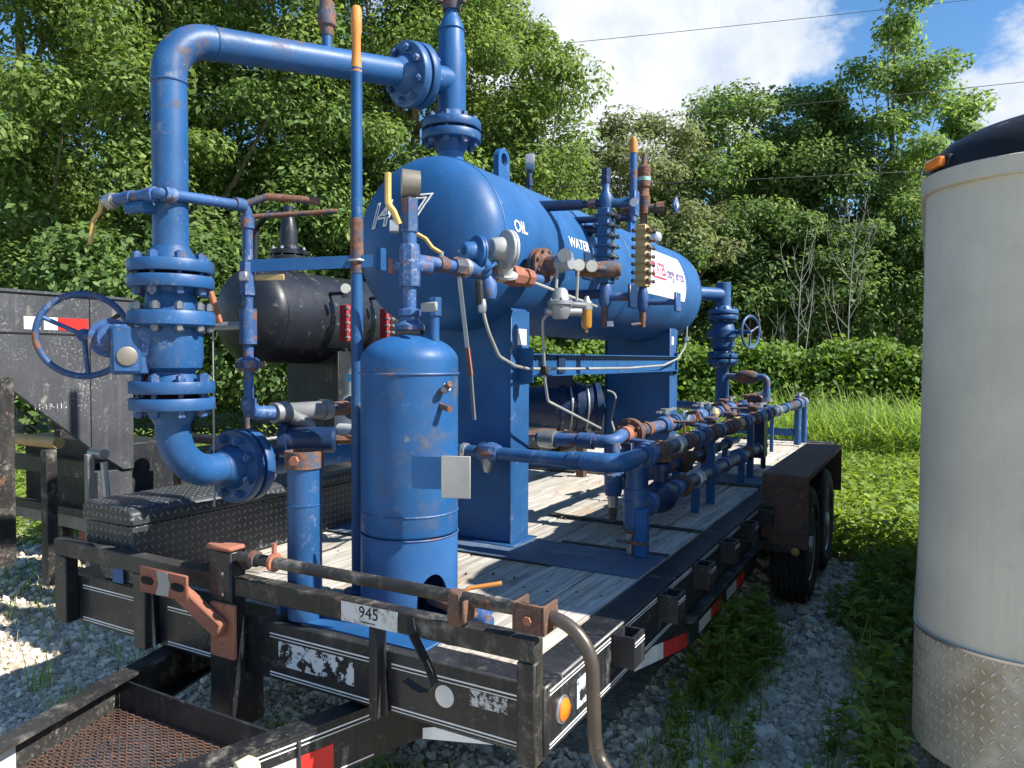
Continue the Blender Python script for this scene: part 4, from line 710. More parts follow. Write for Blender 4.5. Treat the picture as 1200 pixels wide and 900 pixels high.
# ------------------------------------------------------------------ blue separator
XA,ZA,RV=-1.042,2.061,.38; YF,YB=.97,4.05
def head_prof(r): return [(r*.5*(1-math.cos(a)),r*math.sin(a)) for a in [math.pi/2*k/14 for k in range(15)]]
def on_shell(V,off=.002):
    """V[:,0]=distance along +Y, V[:,1]=arc length upward from the +X side"""
    a=V[:,1]/RV; r_=RV+off+V[:,2]; return np.column_stack([XA+r_*np.cos(a),V[:,0],ZA+r_*np.sin(a)])
def separator():
    t=thing('horizontal_separator','long blue horizontal separator vessel on two box saddles, numbered on its head','separator',(XA,2.5,DZ))
    hp=head_prof(RV)
    part('shell',t,'blue',lathe((XA,YF,ZA),(0,1,0),[(0,RV),(YB-YF,RV)],72),ang=50)
    part('front_head',t,'blue',lathe((XA,YF-RV*.5,ZA),(0,1,0),hp,72),ang=60); part('rear_head',t,'blue',lathe((XA,YB+RV*.5,ZA),(0,-1,0),hp,72),ang=60)
    for y in (YF,2.5,YB): part('weld_seam',t,'blue',torus((XA,y,ZA),(0,1,0),RV,.0035,72,6))
    for y0,y1 in ((1.217,1.393),(3.617,3.8)):
        xs=np.linspace(-1.28,-.782,13); ps=[(-1.28,DZ+.016),(-.782,DZ+.016)]+[(x,ZA-math.sqrt(RV**2-(x-XA)**2)+.004) for x in xs[::-1]]
        s=part('saddle',t,'blue',prism(ps,(0,y0+.012,0),(1,0,0),(0,0,1),(0,y1-y0-.024,0)),bev=.003)
        zz=1.775; part('side_plate',s,'blue_pipe',bx(-.781,-.772,y0,y1,DZ+.016,zz),bev=.002); part('side_plate',s,'blue_pipe',bx(-1.29,-1.281,y0,y1,DZ+.016,zz),bev=.002)
        part('base_plate',s,'blue_pipe',bx(-1.33,-.74,y0-.03,y1+.03,DZ+.009,DZ+.0155),bev=.002)
    part('sticker',s,'white_paint',bx(-.7715,-.7705,3.65,3.7,1.66,1.72)); part('sticker',t,'white_paint',bx(-.7715,-.7705,1.275,1.36,1.615,1.69))
    part('skid_plate',t,'blue_dusty',bx(-2.03,-.09,1.03,1.39,DZ+.004,DZ+.009)); part('skid_plate',t,'blue_dusty',bx(-2.03,-.09,3.5,3.9,DZ+.011,DZ+.016))
    # perforated channel between the saddles
    hole=[]; ch=part('perforated_channel',t,'blue',bx(-.771,-.763,1.3,3.72,1.472,1.57),bx(-.771,-.735,1.3,3.72,1.57,1.576),bx(-.771,-.735,1.3,3.72,1.466,1.472),label='blue perforated channel bolted between the saddles')
    for k in range(56):
        for z in (1.5,1.545): hole.append(cyl((-.7628,1.36+k*.041,z),(-.762,1.36+k*.041,z),.007,8))
    part('perforations',ch,'dark_gap',*hole,ang=0,kind='stuff'); part('splice_plate',ch,'navy',bx(-.7618,-.752,1.68,1.76,1.478,1.564)); part('end_clip',ch,'blue',bx(-.771,-.7,1.28,1.3,1.44,1.6)); part('end_clip',ch,'blue',bx(-.771,-.75,3.72,3.74,1.44,1.6))
    # inlet nozzle
    yn=1.125; part('nozzle',t,'blue',cyl((XA,yn,ZA+.3),(XA,yn,2.53),.0575,28)); flange_pair(t,(XA,yn,2.59),(0,0,1),.136,.038,'blue_pipe',8,.058,.014,.017,.05)
    part('reinforcing_pad',t,'blue',lathe((XA,yn,ZA+.345),(0,0,1),[(0,.1),(.03,.1),(.036,.09)],28))
    # lifting lugs
    for y in (1.585,3.5):
        arc=[(.058*math.cos(a),.07+.058*math.sin(a)) for a in [math.pi*k/12 for k in range(13)]]; out=[(.058,-.1)]+arc+[(-.058,-.1)]
        n=len(out); hl=[(.032*math.cos(2*math.pi*k/16),.072+.032*math.sin(2*math.pi*k/16)) for k in range(16)]
        bm=[]; u=V3((0,1,0)); w=V3((0,0,1)); o=V3((XA-.012,y,2.5)); W_=V3((.03,0,0))
        A=[o+u*a+w*b_ for a,b_ in out]; H=[o+u*a+w*b_ for a,b_ in hl]; Vv=A+H; nn=len(Vv); Vv=Vv+[q+W_ for q in Vv]; F=[]
        # stitch plate faces around the hole by angle
        def face(b0,flip):
            f=[]; N1=n; outs=[(math.atan2(p[1]-.072,p[0]),i) for i,p in enumerate(out)]; ins=[(math.atan2(p[1]-.072,p[0]),n+i) for i,p in enumerate(hl)]
            ev=sorted(outs+ins); lo=sorted(outs)[-1][1]; li=sorted(ins)[-1][1]
            for a,i in ev:
                if i<n: f.append((b0+lo,b0+i,b0+li)); lo=i
                else: f.append((b0+li,b0+lo,b0+i)); li=i
            return f
        F+=face(0,0)+face(nn,1)+[(i,(i+1)%n,nn+(i+1)%n,nn+i) for i in range(n)]+[(n+i,n+(i+1)%16,nn+n+(i+1)%16,nn+n+i) for i in range(16)]
        part('lifting_lug',t,'blue',(np.array(Vv),F),ang=25)
    # vapour gauge on top
    g=part('gauge_pipe',t,'navy',cyl((XA,1.895,2.42),(XA,1.895,2.58),.014,12),cyl((XA,1.895,2.5),(XA,1.895,2.54),.022,6)); part('gauge_body',g,'galv',lathe((XA+.0,1.895,2.63),(.88,.47,0),[(-.022,.044),(.016,.05),(.024,.05),(.024,.044)],28)); part('gauge_face',g,'gauge_face',lathe((XA+.0212,1.9063,2.63),(.88,.47,0),[(0,.044),(.002,.044)],28))
    part('vent_cap',t,'galv',lathe((XA+.02,3.98,2.42),(0,0,1),[(0,.014),(.06,.014),(.065,.05),(.1,.06),(.13,.05),(.15,0)],18))
    # lettering
    for tx,x0_ in (('1',-1.275),('4',-1.215),('7',-1.025)):
        V,F=text_mesh(tx,.155,outline=.0042,shear=.22,align='LEFT'); x=V[:,0]+x0_; z=V[:,1]+2.165+(x0_+1.275)*.05; d=np.hypot(x-XA,z-ZA); yy=YF-.5*np.sqrt(np.maximum(RV**2-d**2,0))
        part('unit_number',t,'white_paint',(np.column_stack([x,yy-.003+V[:,2],z]),F),ang=0,label='white outlined unit number on the vessel head')
    for s,y,arc,sz in (('OIL',1.105,.06,.075),('WATER',1.735,.07,.072)):
        V,F=text_mesh(s,sz,ext=.0005,bold=.0012); V[:,0]+=y; V[:,1]+=arc; part('lettering',t,'white_paint',(on_shell(V,.0025),F),ang=0)
    # white company label wrapped on the shell
    nu,nv=10,14; ys=np.linspace(2.72,3.62,nu); aa=np.linspace(-.09,.235,nv); G=np.array([(y,a,0) for y in ys for a in aa]); part('company_label',t,'white_paint',(on_shell(G,.002),[(i*nv+j,(i+1)*nv+j,(i+1)*nv+j+1,i*nv+j+1) for i in range(nu-1) for j in range(nv-1)]),label='white company label with violet and red lettering')
    lb=bpy.data.objects[t.children[-1].name] if t.children else t
    V,F=text_mesh('STATES',.115,ext=.0004,bold=.0025); V[:,0]=V[:,0]*.27/np.ptp(V[:,0])+3.02; V[:,1]+=.085; part('label_print',lb,'logo_red',(on_shell(V,.0035),F),ang=0)
    V,F=text_mesh('Energy Services',.115,ext=.0004,bold=.0012); V[:,0]=V[:,0]*.4/np.ptp(V[:,0])+3.385; V[:,1]+=.08; part('label_print',lb,'logo_violet',(on_shell(V,.0035),F),ang=0)
    G=np.array([(y,a,0) for y in (2.88,3.0,3.16) for a in (.022,.034)]); part('label_print',lb,'logo_red',(on_shell(G,.0035),[(0,2,3,1),(2,4,5,3)]))
    part('data_plate',t,'navy',(on_shell(np.array([(y,a,q) for y in (1.78,1.9) for a in (-.09,-.02,.04) for q in (0,.004)]),.001),[(1,7,9,3),(3,9,11,5),(0,2,8,6),(2,4,10,8)]))
separator()
# inlet tee stacked on the nozzle
def inlet_tee():
    yn=1.125; t=thing('pipe_tee','blue pipe tee standing on the separator nozzle with a capped stack','pipe',(XA,yn,2.63))
    part('tee_run',t,'blue',lathe((XA,yn,2.64),(0,0,1),[(0,.0575),(.02,.0575),(.06,.066),(.3,.066),(.33,.06),(.42,.0572),(.46,.042),(.48,.03),(.54,.03)],32))
    d=V3((-.323,-1.225,-.19)); d/=np.linalg.norm(d); c=V3((XA,yn,2.822)); part('tee_branch',t,'blue',cyl(c,c+d*.165,.06,32)); 
    for z in (2.66,3.05): part('weld_seam',t,'blue',torus((XA,yn,z),(0,0,1),.0585,.004,28,6))
    part('hammer_union',t,'rusty',lathe((XA,yn,3.14),(0,0,1),[(0,.032),(.0,.04),(.02,.045),(.06,.05),(.065,.038),(.12,.034),(.15,.034)],20)); 
    for k in range(3): a=2.1*k; part('wing_lug',t,'rusty',box((XA+.055*math.cos(a),yn+.055*math.sin(a),3.18),(.035,.028,.035),a),bev=.004)
    part('pipe_nipple',t,'rusty',cyl((XA,yn,3.28),(XA,yn,3.6),.03,16))
    return c,d
TC,TD=inlet_tee()
RX,RY=-1.366,-.1
def riser():
    t=thing('inlet_riser','tall blue riser pipe bending over to the separator, rusty at its top elbow','pipe',(RX,RY,1.83)); r=.0575
    A=TC+TD*.26; top=V3((RX,RY,0)); s=(RY-A[1])/TD[1]; P=A+TD*s; P[0]=RX; P[1]=RY
    part('pipe',t,'blue_pipe',tube([(RX,RY,1.9),tuple(P),tuple(A)],r,32,bend=.155,seg=16))
    fl_=fillet([(RX,RY,1.9),tuple(P),tuple(A)],.155,16); part('rust_bloom',t,'rust_bloom',(lambda q_:(q_[0],q_[1][:-2]))(tube([fl_[1]-V3((0,0,.12))]+fl_[1:-1]+[fl_[-2]+(fl_[-1]-fl_[-2])*.45],r+.0012,32)))
    for z in (P[2]-.155,): part('weld_seam',t,'blue_pipe',torus((RX,RY,z),(0,0,1),r,.004,28,6))
    q=P-TD*.155; part('weld_seam',t,'blue_pipe',torus(q,TD,r,.004,28,6))
    flange_pair(t,TC+TD*.225,TD,.137,.038,'blue_pipe',8,.058,.014,.017,.05)
    q=P-TD*.62; v=part('vent_plug',t,'blue_pipe',cyl(q,q+V3((0,0,.11)),.02,16)); part('vent_fitting',v,'rusty',lathe(q+V3((0,0,.1)),(0,0,1),[(0,.022),(.02,.026),(.03,.026),(.04,.035),(.09,.037),(.1,.03),(.13,.03),(.14,.02)],14))
    # lower elbow and horizontal run toward the back
    zl=1.143; part('lower_pipe',t,'blue_pipe',tube([(RX,RY,1.4),(RX,RY,zl),(RX,1.25,zl)],r,32,bend=.16,seg=16)); flange_pair(t,(RX,.19,zl),(0,1,0),.137,.038,'blue_pipe',8,.058,.014,.017,.05)
    flange_pair(t,(RX,.98,zl),(0,1,0),.137,.038,'blue_pipe',8,.058,.014,.017,.05)
    part('end_valve',t,'blue_pipe',lathe((RX,1.07,zl),(0,1,0),[(0,.06),(.06,.1),(.2,.12),(.3,.09),(.34,.06)],24))
riser()
def gate_valve():
    z=1.62; t=thing('gate_valve','big blue flanged gate valve with gearbox and handwheel on the riser','valve',(RX,RY,1.35))
    flange_pair(t,(RX,RY,1.83),(0,0,1),.137,.04,'blue_pipe',8,.058,.012,.017,.05); flange_pair(t,(RX,RY,1.42),(0,0,1),.137,.04,'blue_pipe',8,.058,.016,.017,.05)
    part('valve_body',t,'blue_pipe',lathe((RX,RY,1.47),(0,0,1),[(0,.07),(.03,.072),(.045,.095),(.075,.1),(.18,.1),(.18,.12),(.19,.14),(.225,.14),(.235,.135),(.24,.085),(.3,.08),(.32,.066)],40))
    me=bolt_mesh(.05,.016)
    for k in range(10): a=2*math.pi*(k+.3)/10; inst('bolt',t,me,mat4((RX+.118*math.cos(a),RY+.118*math.sin(a),1.685),(0,0,1)))
    # gearbox beside the body; wheel on its far side
    ax=V3((-.86,.5,0)); ax/=np.linalg.norm(ax); sd=V3((.5,.86,0)); sd/=np.linalg.norm(sd); nd=-ax; g=V3(at(152,2.5,1.583)); Rm=np.stack([sd,ax,V3((0,0,1))],1); up=V3((0,0,1))
    gb=part('gearbox',t,'blue_worn',lathe(g+sd*.02,sd,[(0,.07),(.03,.075),(.09,.082),(.095,.09),(.125,.09),(.13,.075),(.17,.06)],32))
    part('gear_case',gb,'blue_worn',box(g-up*.008,(.115,.13,.165),rm=Rm),lathe(g+sd*.055+up*.045-ax*.02,nd,[(-.06,.04),(.05,.04),(.06,.03)],20),bev=.016)
    part('gearbox_cover',gb,'blue_pipe',box(g+nd*.069-sd*.012-up*.008,(.085,.01,.15),rm=Rm),bev=.02)
    part('position_dial',gb,'gauge_case',lathe(g+nd*.074-sd*.012-up*.03,nd,[(0,.031),(.006,.031),(.008,.027)],28))
    part('gear_flange',gb,'blue_worn',lathe(g-sd*.055+ax*.02+up*.03,ax,[(-.04,.04),(-.01,.05),(-.01,.066),(.006,.066),(.01,.05),(.04,.03),(.07,.02),(.1,.018)],24))
    wc=V3(at(99,2.66,1.627)); wh=part('handwheel',t,'blue_worn',torus(wc,ax,.146,.0115,56,10)); part('hub',wh,'blue_worn',lathe(wc-ax*.03,ax,[(0,.024),(.04,.024),(.05,.016)],16)); part('wheel_shaft',wh,'blue_worn',cyl(g-sd*.055+ax*.06+up*.03,wc,.016,12))
    uu,ww,_=frame(ax)
    for k in range(3): a=2*math.pi*k/3+.45; part('spoke',wh,'rusty' if k==1 else 'blue_worn',cyl(wc+(uu*math.cos(a)+ww*math.sin(a))*.018,wc+(uu*math.cos(a)+ww*math.sin(a))*.14,.009,10,.008))
gate_valve()
# ------------------------------------------------------------------ small vertical tank and its piping
TX,TY,TR=-.62,.25,.162
def ball_valve(par,p,d,s,mat='rusty',hmat='yellow_handle',hd=(0,-.6,.8),hl=.13,up=(0,0,1)):
    p=V3(p); u,w,d=frame(d); b_=part('valve_body',par,mat,lathe(p-d*s*1.3,d,[(0,s*.85),(s*.5,s*.85),(s*.5,s*1.05),(s*1.0,s*1.15),(s*1.6,s*1.15),(s*2.1,s*1.05),(s*2.1,s*.85),(s*2.6,s*.85)],10)); up=V3(up); q=p+up*s*1.25; hd=V3(hd); hd/=np.linalg.norm(hd)
    part('stem',b_,'galv',cyl(p+up*s*.8,q+up*.012,s*.3,8)); part('handle',b_,hmat,tube([q+up*.006,q+up*.008+hd*hl*.25,q+up*(.008+hl*.12)+hd*hl*.42,q+up*(.008+hl*.12)+hd*hl],.0075,7,bend=.02)); return b_
def scrubber():
    t=thing('scrubber_tank','short blue vertical tank with domed top on a square base plate','tank',(TX,TY,DZ)); z0=DZ+.013
    part('base_plate',t,'blue',bx(-.885,-.38,-.0,.5,DZ+.004,DZ+.012),bev=.002)
    # skirt with an arched access cut-out facing the near corner
    a0=math.atan2(-.45,1); n=180; V=[];F=[]; zt=.97; rows=8; ang=[a0+.0+2*math.pi*k/n for k in range(n+1)]
    def zb(a):
        u=abs((a-a0+math.pi)%(2*math.pi)-math.pi)*TR/.062; return z0 if u>=1 else z0+.05+.115*math.sqrt(1-u*u)
    for inn in (0,1):
        for j in range(rows+1):
            for k in range(n): V.append((TX+(TR-.008*inn)*math.cos(ang[k]),TY+(TR-.008*inn)*math.sin(ang[k]),zb(ang[k])+(zt-zb(ang[k]))*j/rows))
    S=(rows+1)*n
    for j in range(rows):
        for k in range(n): q=(j*n+k,j*n+(k+1)%n,(j+1)*n+(k+1)%n,(j+1)*n+k); F.append(q); F.append(tuple(i+S for i in q[::-1]))
    for k in range(n): F.append((k,k+S,(k+1)%n+S,(k+1)%n))
    part('skirt',t,'blue',(np.array(V),F),ang=40)
    part('bottom_head',t,'blue_pipe',lathe((TX,TY,.965),(0,0,-1),[(0,.15),(.04,.14),(.08,.09),(.1,0)],32))
    part('shell',t,'blue',lathe((TX,TY,.972),(0,0,1),[(0,TR-.01),(.005,TR-.002),(.01,TR),(.525,TR),(.57,TR)]+[(.57+.088*math.sin(a),TR*math.cos(a)) for a in [math.pi/2*k/12 for k in range(1,13)]],64),ang=45)
    for z in (.97,1.045,1.5): part('weld_seam',t,'blue_worn',torus((TX,TY,z),(0,0,1),TR,.005 if z>1.4 else .0035,64,6))
    for z0_,z1_,a_,b2 in ((1.12,1.46,-1.75,-.75),(1.3,1.5,-2.6,-1.9)): part('scuff_marks',t,'pale_scuff',lathe((TX,TY,z0_),(0,0,1),[(0,TR+.0011),(z1_-z0_,TR+.0011)],20,a_,b2))
    part('dirt_film',t,'dirt_film',lathe((TX,TY,1.0),(0,0,1),[(0,TR+.0008),(.52,TR+.0008)],72))
    part('top_collar',t,'blue_worn',lathe((TX,TY,1.645),(0,0,1),[(0,.05),(.015,.05),(.03,.032),(.045,.03)],24))
    part('sign_plate',t,'panel_grey',box((-.315,.07,1.2),(.088,.006,.125),rad(20)),bev=.001,label='blank weathered sign plate on the tank'); part('sign_bracket',t,'blue',box((-.41,.11,1.2),(.16,.008,.1),rad(20)))
    part('drain_valve',t,'rusty',tube([(TX+.1,TY-.02,.76),(TX+.3,TY-.09,.76)],.018,10),lathe((TX+.24,TY-.07,.76),(.3,-.1,0),[(0,.03),(.06,.03)],8)); part('drain_cap',t,'blue_worn',lathe((TX+.31,TY-.095,.76),(.95,-.3,0),[(0,.02),(.01,.035),(.05,.035),(.08,.02)],14)); part('drain_handle',t,'orange_cap',tube([(TX+.26,TY-.08,.79),(TX+.27,TY-.06,.83),(TX+.36,TY-.0,.845)],.007,7,bend=.02))
    lg=part('side_tap',t,'rusty',cyl((TX+.15,TY-.04,1.44),(TX+.2,TY-.055,1.47),.011,8),cyl((TX+.15,TY-.04,1.4),(TX+.2,TY-.055,1.39),.011,8)); part('tap_nut',lg,'galv',lathe((TX+.17,TY-.045,1.45),(.8,-.25,.5),[(0,.014),(.02,.014)],6))
    part('small_tap',t,'blue_pipe',cyl((TX+.1,TY+.0,1.6),(TX+.1,TY+.0,1.7),.017,14),cyl((TX+.1,TY,1.69),(TX+.1,TY,1.75),.024,8)); part('tap_handle',t,'panel_grey',box((TX+.115,TY-.05,1.715),(.08,.012,.03),-.3),bev=.004)
scrubber()
def tank_piping():
    t=thing('gas_piping','blue and rusty pipe run with valves rising from the small tank top','pipe',(TX,TY,1.69)); zc=1.86
    part('riser_pipe',t,'blue_worn',cyl((TX,TY,1.692),(TX,TY,1.8),.022,18),lathe((TX,TY,1.692),(0,0,1),[(0,.038),(.02,.038),(.025,.024)],8))
    part('cross_fitting',t,'blue_worn',lathe((TX,TY,1.79),(0,0,1),[(0,.034),(.03,.036),(.11,.036),(.14,.032)],8),cyl((TX-.05,TY-.01,zc),(TX+.01,TY,zc),.026,14),cyl((TX,TY,zc),(TX+.02,TY+.08,zc),.028,14)); part('end_plug',t,'rust_red',box((TX-.06,TY-.012,zc),(.02,.03,.05)),bev=.003)
    part('upper_nipple',t,'blue_worn',cyl((TX,TY,1.925),(TX,TY,1.98),.023,16)); bv=part('needle_valve',t,'blue_worn',lathe((TX,TY,1.97),(0,0,1),[(0,.03),(.11,.03),(.115,.02),(.15,.02)],6)); part('handle',bv,'yellow_handle',tube([(TX-.01,TY-.045,1.99),(TX-.02,TY-.06,2.03),(TX-.035,TY-.07,2.055),(TX-.035,TY-.07,2.155)],.011,8,bend=.02)); part('stem_nut',bv,'galv',box((TX-.03,TY-.045,1.985),(.03,.04,.04),.6),bev=.003)
    g=part('gauge_body',t,'gauge_case',lathe((TX+.005,TY,2.13),(-.75,-.65,0),[(-.03,.042),(.025,.046),(.03,.046),(.03,.04)],28)); part('gauge_stem',t,'brass_tan',cyl((TX,TY,2.07),(TX,TY,2.1),.014,8)); part('gauge_face',g,'gauge_face',lathe((TX+.005-.0225,TY-.0195,2.13),(-.75,-.65,0),[(0,.04),(.0015,.04)],24))
    # run toward the separator
    d=V3((.12,1,.0)); d/=np.linalg.norm(d); P=lambda s,dz=0:(TX+d[0]*s,TY+d[1]*s,zc+.02+dz)
    part('pipe_run',t,'blue_worn',cyl(P(.0),P(.78),.022,16))
    ball_valve(t,P(.16),d,.026,'rusty','yellow_handle',(-.75,-.55,.5),.15,(0,0,1)); part('union',t,'rusty',lathe(P(.22),d,[(0,.03),(.02,.036),(.06,.036),(.08,.028)],8)); part('elbow_joint',t,'blue_worn',lathe(P(.3),d,[(0,.03),(.02,.034),(.1,.034),(.12,.028)],16))
    ball_valve(t,P(.5),d,.03,'brass_tan','galv',(-.6,-.8,.05),.17,(0,0,1)); part('valve_block',t,'rust_red',lathe(P(.56),d,[(0,.03),(.0,.042),(.07,.042),(.07,.03),(.1,.03),(.1,.038),(.14,.038)],8)); part('drop_fitting',t,'blue_worn',lathe(P(.42,-.02),(.2,-.1,-1),[(0,.028),(.03,.034),(.07,.03),(.09,.02)],10))
    # hanging strut strip
    q=P(.28,-.03); part('slotted_strut',t,'galv_dull',beam((q[0],q[1]-.03,q[2]),(q[0]+.03,q[1]-.02,q[2]-.26),.008,.014)); part('slotted_strut',t,'rust_red',beam((q[0]+.03,q[1]-.02,q[2]-.26),(q[0]+.045,q[1]-.02,q[2]-.36),.009,.015)); part('strut_tail',t,'galv',beam((q[0]+.045,q[1]-.02,q[2]-.36),(q[0]+.06,q[1]-.02,q[2]-.52),.008,.012)); part('pipe_clamp',t,'galv',lathe(P(.27),d,[(0,.024),(0,.036),(.025,.036),(.025,.024)],16))
tank_piping()
def regulators():
    def reg(name,label,c,ax,s,mat,dn_):
        t=thing(name,label,'regulator',tuple(c)); c=V3(c); ax=V3(ax)/np.linalg.norm(ax)
        b_=part('bonnet',t,mat,lathe(c,ax,[(0,.45*s),(.05*s,.5*s),(.55*s,.6*s),(.7*s,.62*s),(.8*s,.95*s),(.85*s,1.*s),(.98*s,1.*s),(1.02*s,.95*s)],32)); part('rear_case',t,mat,lathe(c+ax*1.03*s,ax,[(0,1.*s),(.12*s,1.*s),(.2*s,.8*s),(.45*s,.4*s),(.5*s,0)],32))
        part('adjuster',b_,'galv_dull' if mat!='blue' else 'blue',lathe(c,-ax,[(-.02*s,.24*s),(.08*s,.24*s),(.08*s,.16*s),(.12*s,.16*s),(.12*s,.06*s)],16)); e=c+ax*1.0*s; part('outlet_neck',t,mat,tube([e,e+V3(dn_)*.9,e+V3(dn_)],.4*s,12)); part('outlet_flange',t,mat,lathe(e+V3(dn_)*.95,dn_,[(0,.7*s),(.14*s,.7*s)],20))
    reg('gas_regulator','round blue gas regulator on the rusty pipe run',(-.6,.545,1.945),(.45,.9,0),.062,'blue',(.02,.03,-.055)); reg('gas_regulator','pale grey gas regulator in front of the OIL lettering',(-.545,.65,1.965),(.5,.86,0),.074,'grey_cast',(-.03,.03,-.09))
regulators()
def controller():
    t=thing('level_controller','rusty flanged level controller with two gauges on the separator side','controller',(-.66,1.2,1.95)); 
    part('mount_pipe',t,'rusty',cyl((-.73,1.2,1.96),(-.5,1.16,1.96),.04,20)); flange_pair(t,(-.6,1.18,1.96),(1,-.17,0),.078,.018,'rusty',8,.04,.006,.008,.02,'rusty'); part('housing',t,'galv_dull',lathe((-.53,1.165,1.96),(1,-.2,0),[(0,.035),(.03,.04),(.06,.03),(.09,.028)],16),lathe((-.47,1.15,1.99),(.3,-1,0),[(-.03,.03),(.03,.03)],16))
    for dx,dy in ((0,0),(.035,.06)):
        g=part('gauge_body',t,'gauge_case',lathe((-.43+dx,1.2+dy,1.955),(.42,-.9,0),[(-.03,.02),(.0,.028),(.012,.028)],24)); part('gauge_face',g,'gauge_face',lathe((-.43+dx+.0053,1.2+dy-.0113,1.955),(.42,-.9,0),[(0,.025),(.0015,.025)],24))
    part('gauge_pipe',t,'rusty',cyl((-.5,1.18,1.95),(-.36,1.33,1.95),.014,10),lathe((-.4,1.34,1.95),(1,.5,0),[(-.1,.03),(.06,.04),(.1,.03)],14))
    dp=part('diaphragm_pump',t,'galv_dull',lathe((-.47,1.1,1.72),(0,0,1),[(0,.03),(.03,.045),(.055,.045),(.06,.055),(.075,.055),(.08,.042),(.12,.03),(.13,.02)],20),cyl((-.52,1.06,1.75),(-.4,1.16,1.75),.018,10)); me=bolt_mesh(.02,.006)
    for k in range(6): a=1.047*k; inst('bolt',dp,me,mat4((-.47+.048*math.cos(a),1.1+.048*math.sin(a),1.787),(0,0,1)))
    fl=part('filter_bowl',t,'amber_fluid',lathe((-.44,1.31,1.67),(0,0,1),[(0,.006),(.015,.008),(.02,.02),(.03,.024),(.1,.024)],16)); part('filter_head',fl,'galv',lathe((-.44,1.31,1.77),(0,0,1),[(0,.026),(.03,.028),(.045,.014),(.06,.01)],12)); part('link_pipe',t,'galv',tube([(-.44,1.15,1.785),(-.44,1.31,1.79)],.012,8)); part('drop_tubes',t,'white_tube',tube([(-.5,1.16,1.96),(-.5,1.13,1.93),(-.5,1.12,1.84)],.007,8,bend=.02),tube([(-.42,1.17,1.93),(-.43,1.18,1.8)],.006,8))
controller()
def sight(name,label,x,y,z0,z1,mat,frame_mat,bmat,seed):
    t=thing(name,label,'sight glass',(x,y,z0)); body=part('body',t,mat,bx(x-.028,x+.028,y-.05,y+.0,z0,z1),bev=.003); fr=part('glass_frame',t,frame_mat,bx(x-.03,x+.03,y+.002,y+.04,z0+.0,z1-.0),bev=.003); part('glass',fr,'clear_glass',bx(x+.0302,x+.0315,y+.012,y+.03,z0+.03,z1-.03)); me=bolt_mesh(.075,.011,bmat); n=7
    for k in range(n):
        z=z0+.03+(z1-z0-.06)*k/(n-1); part('rib',body,mat,bx(x-.036,x+.036,y-.058,y-.0,z-.004,z+.004))
        for q in (-1,1): inst('bolt',body,me,mat4((x+q*.04,y+.0,z),(.0,1,0)))
    return t
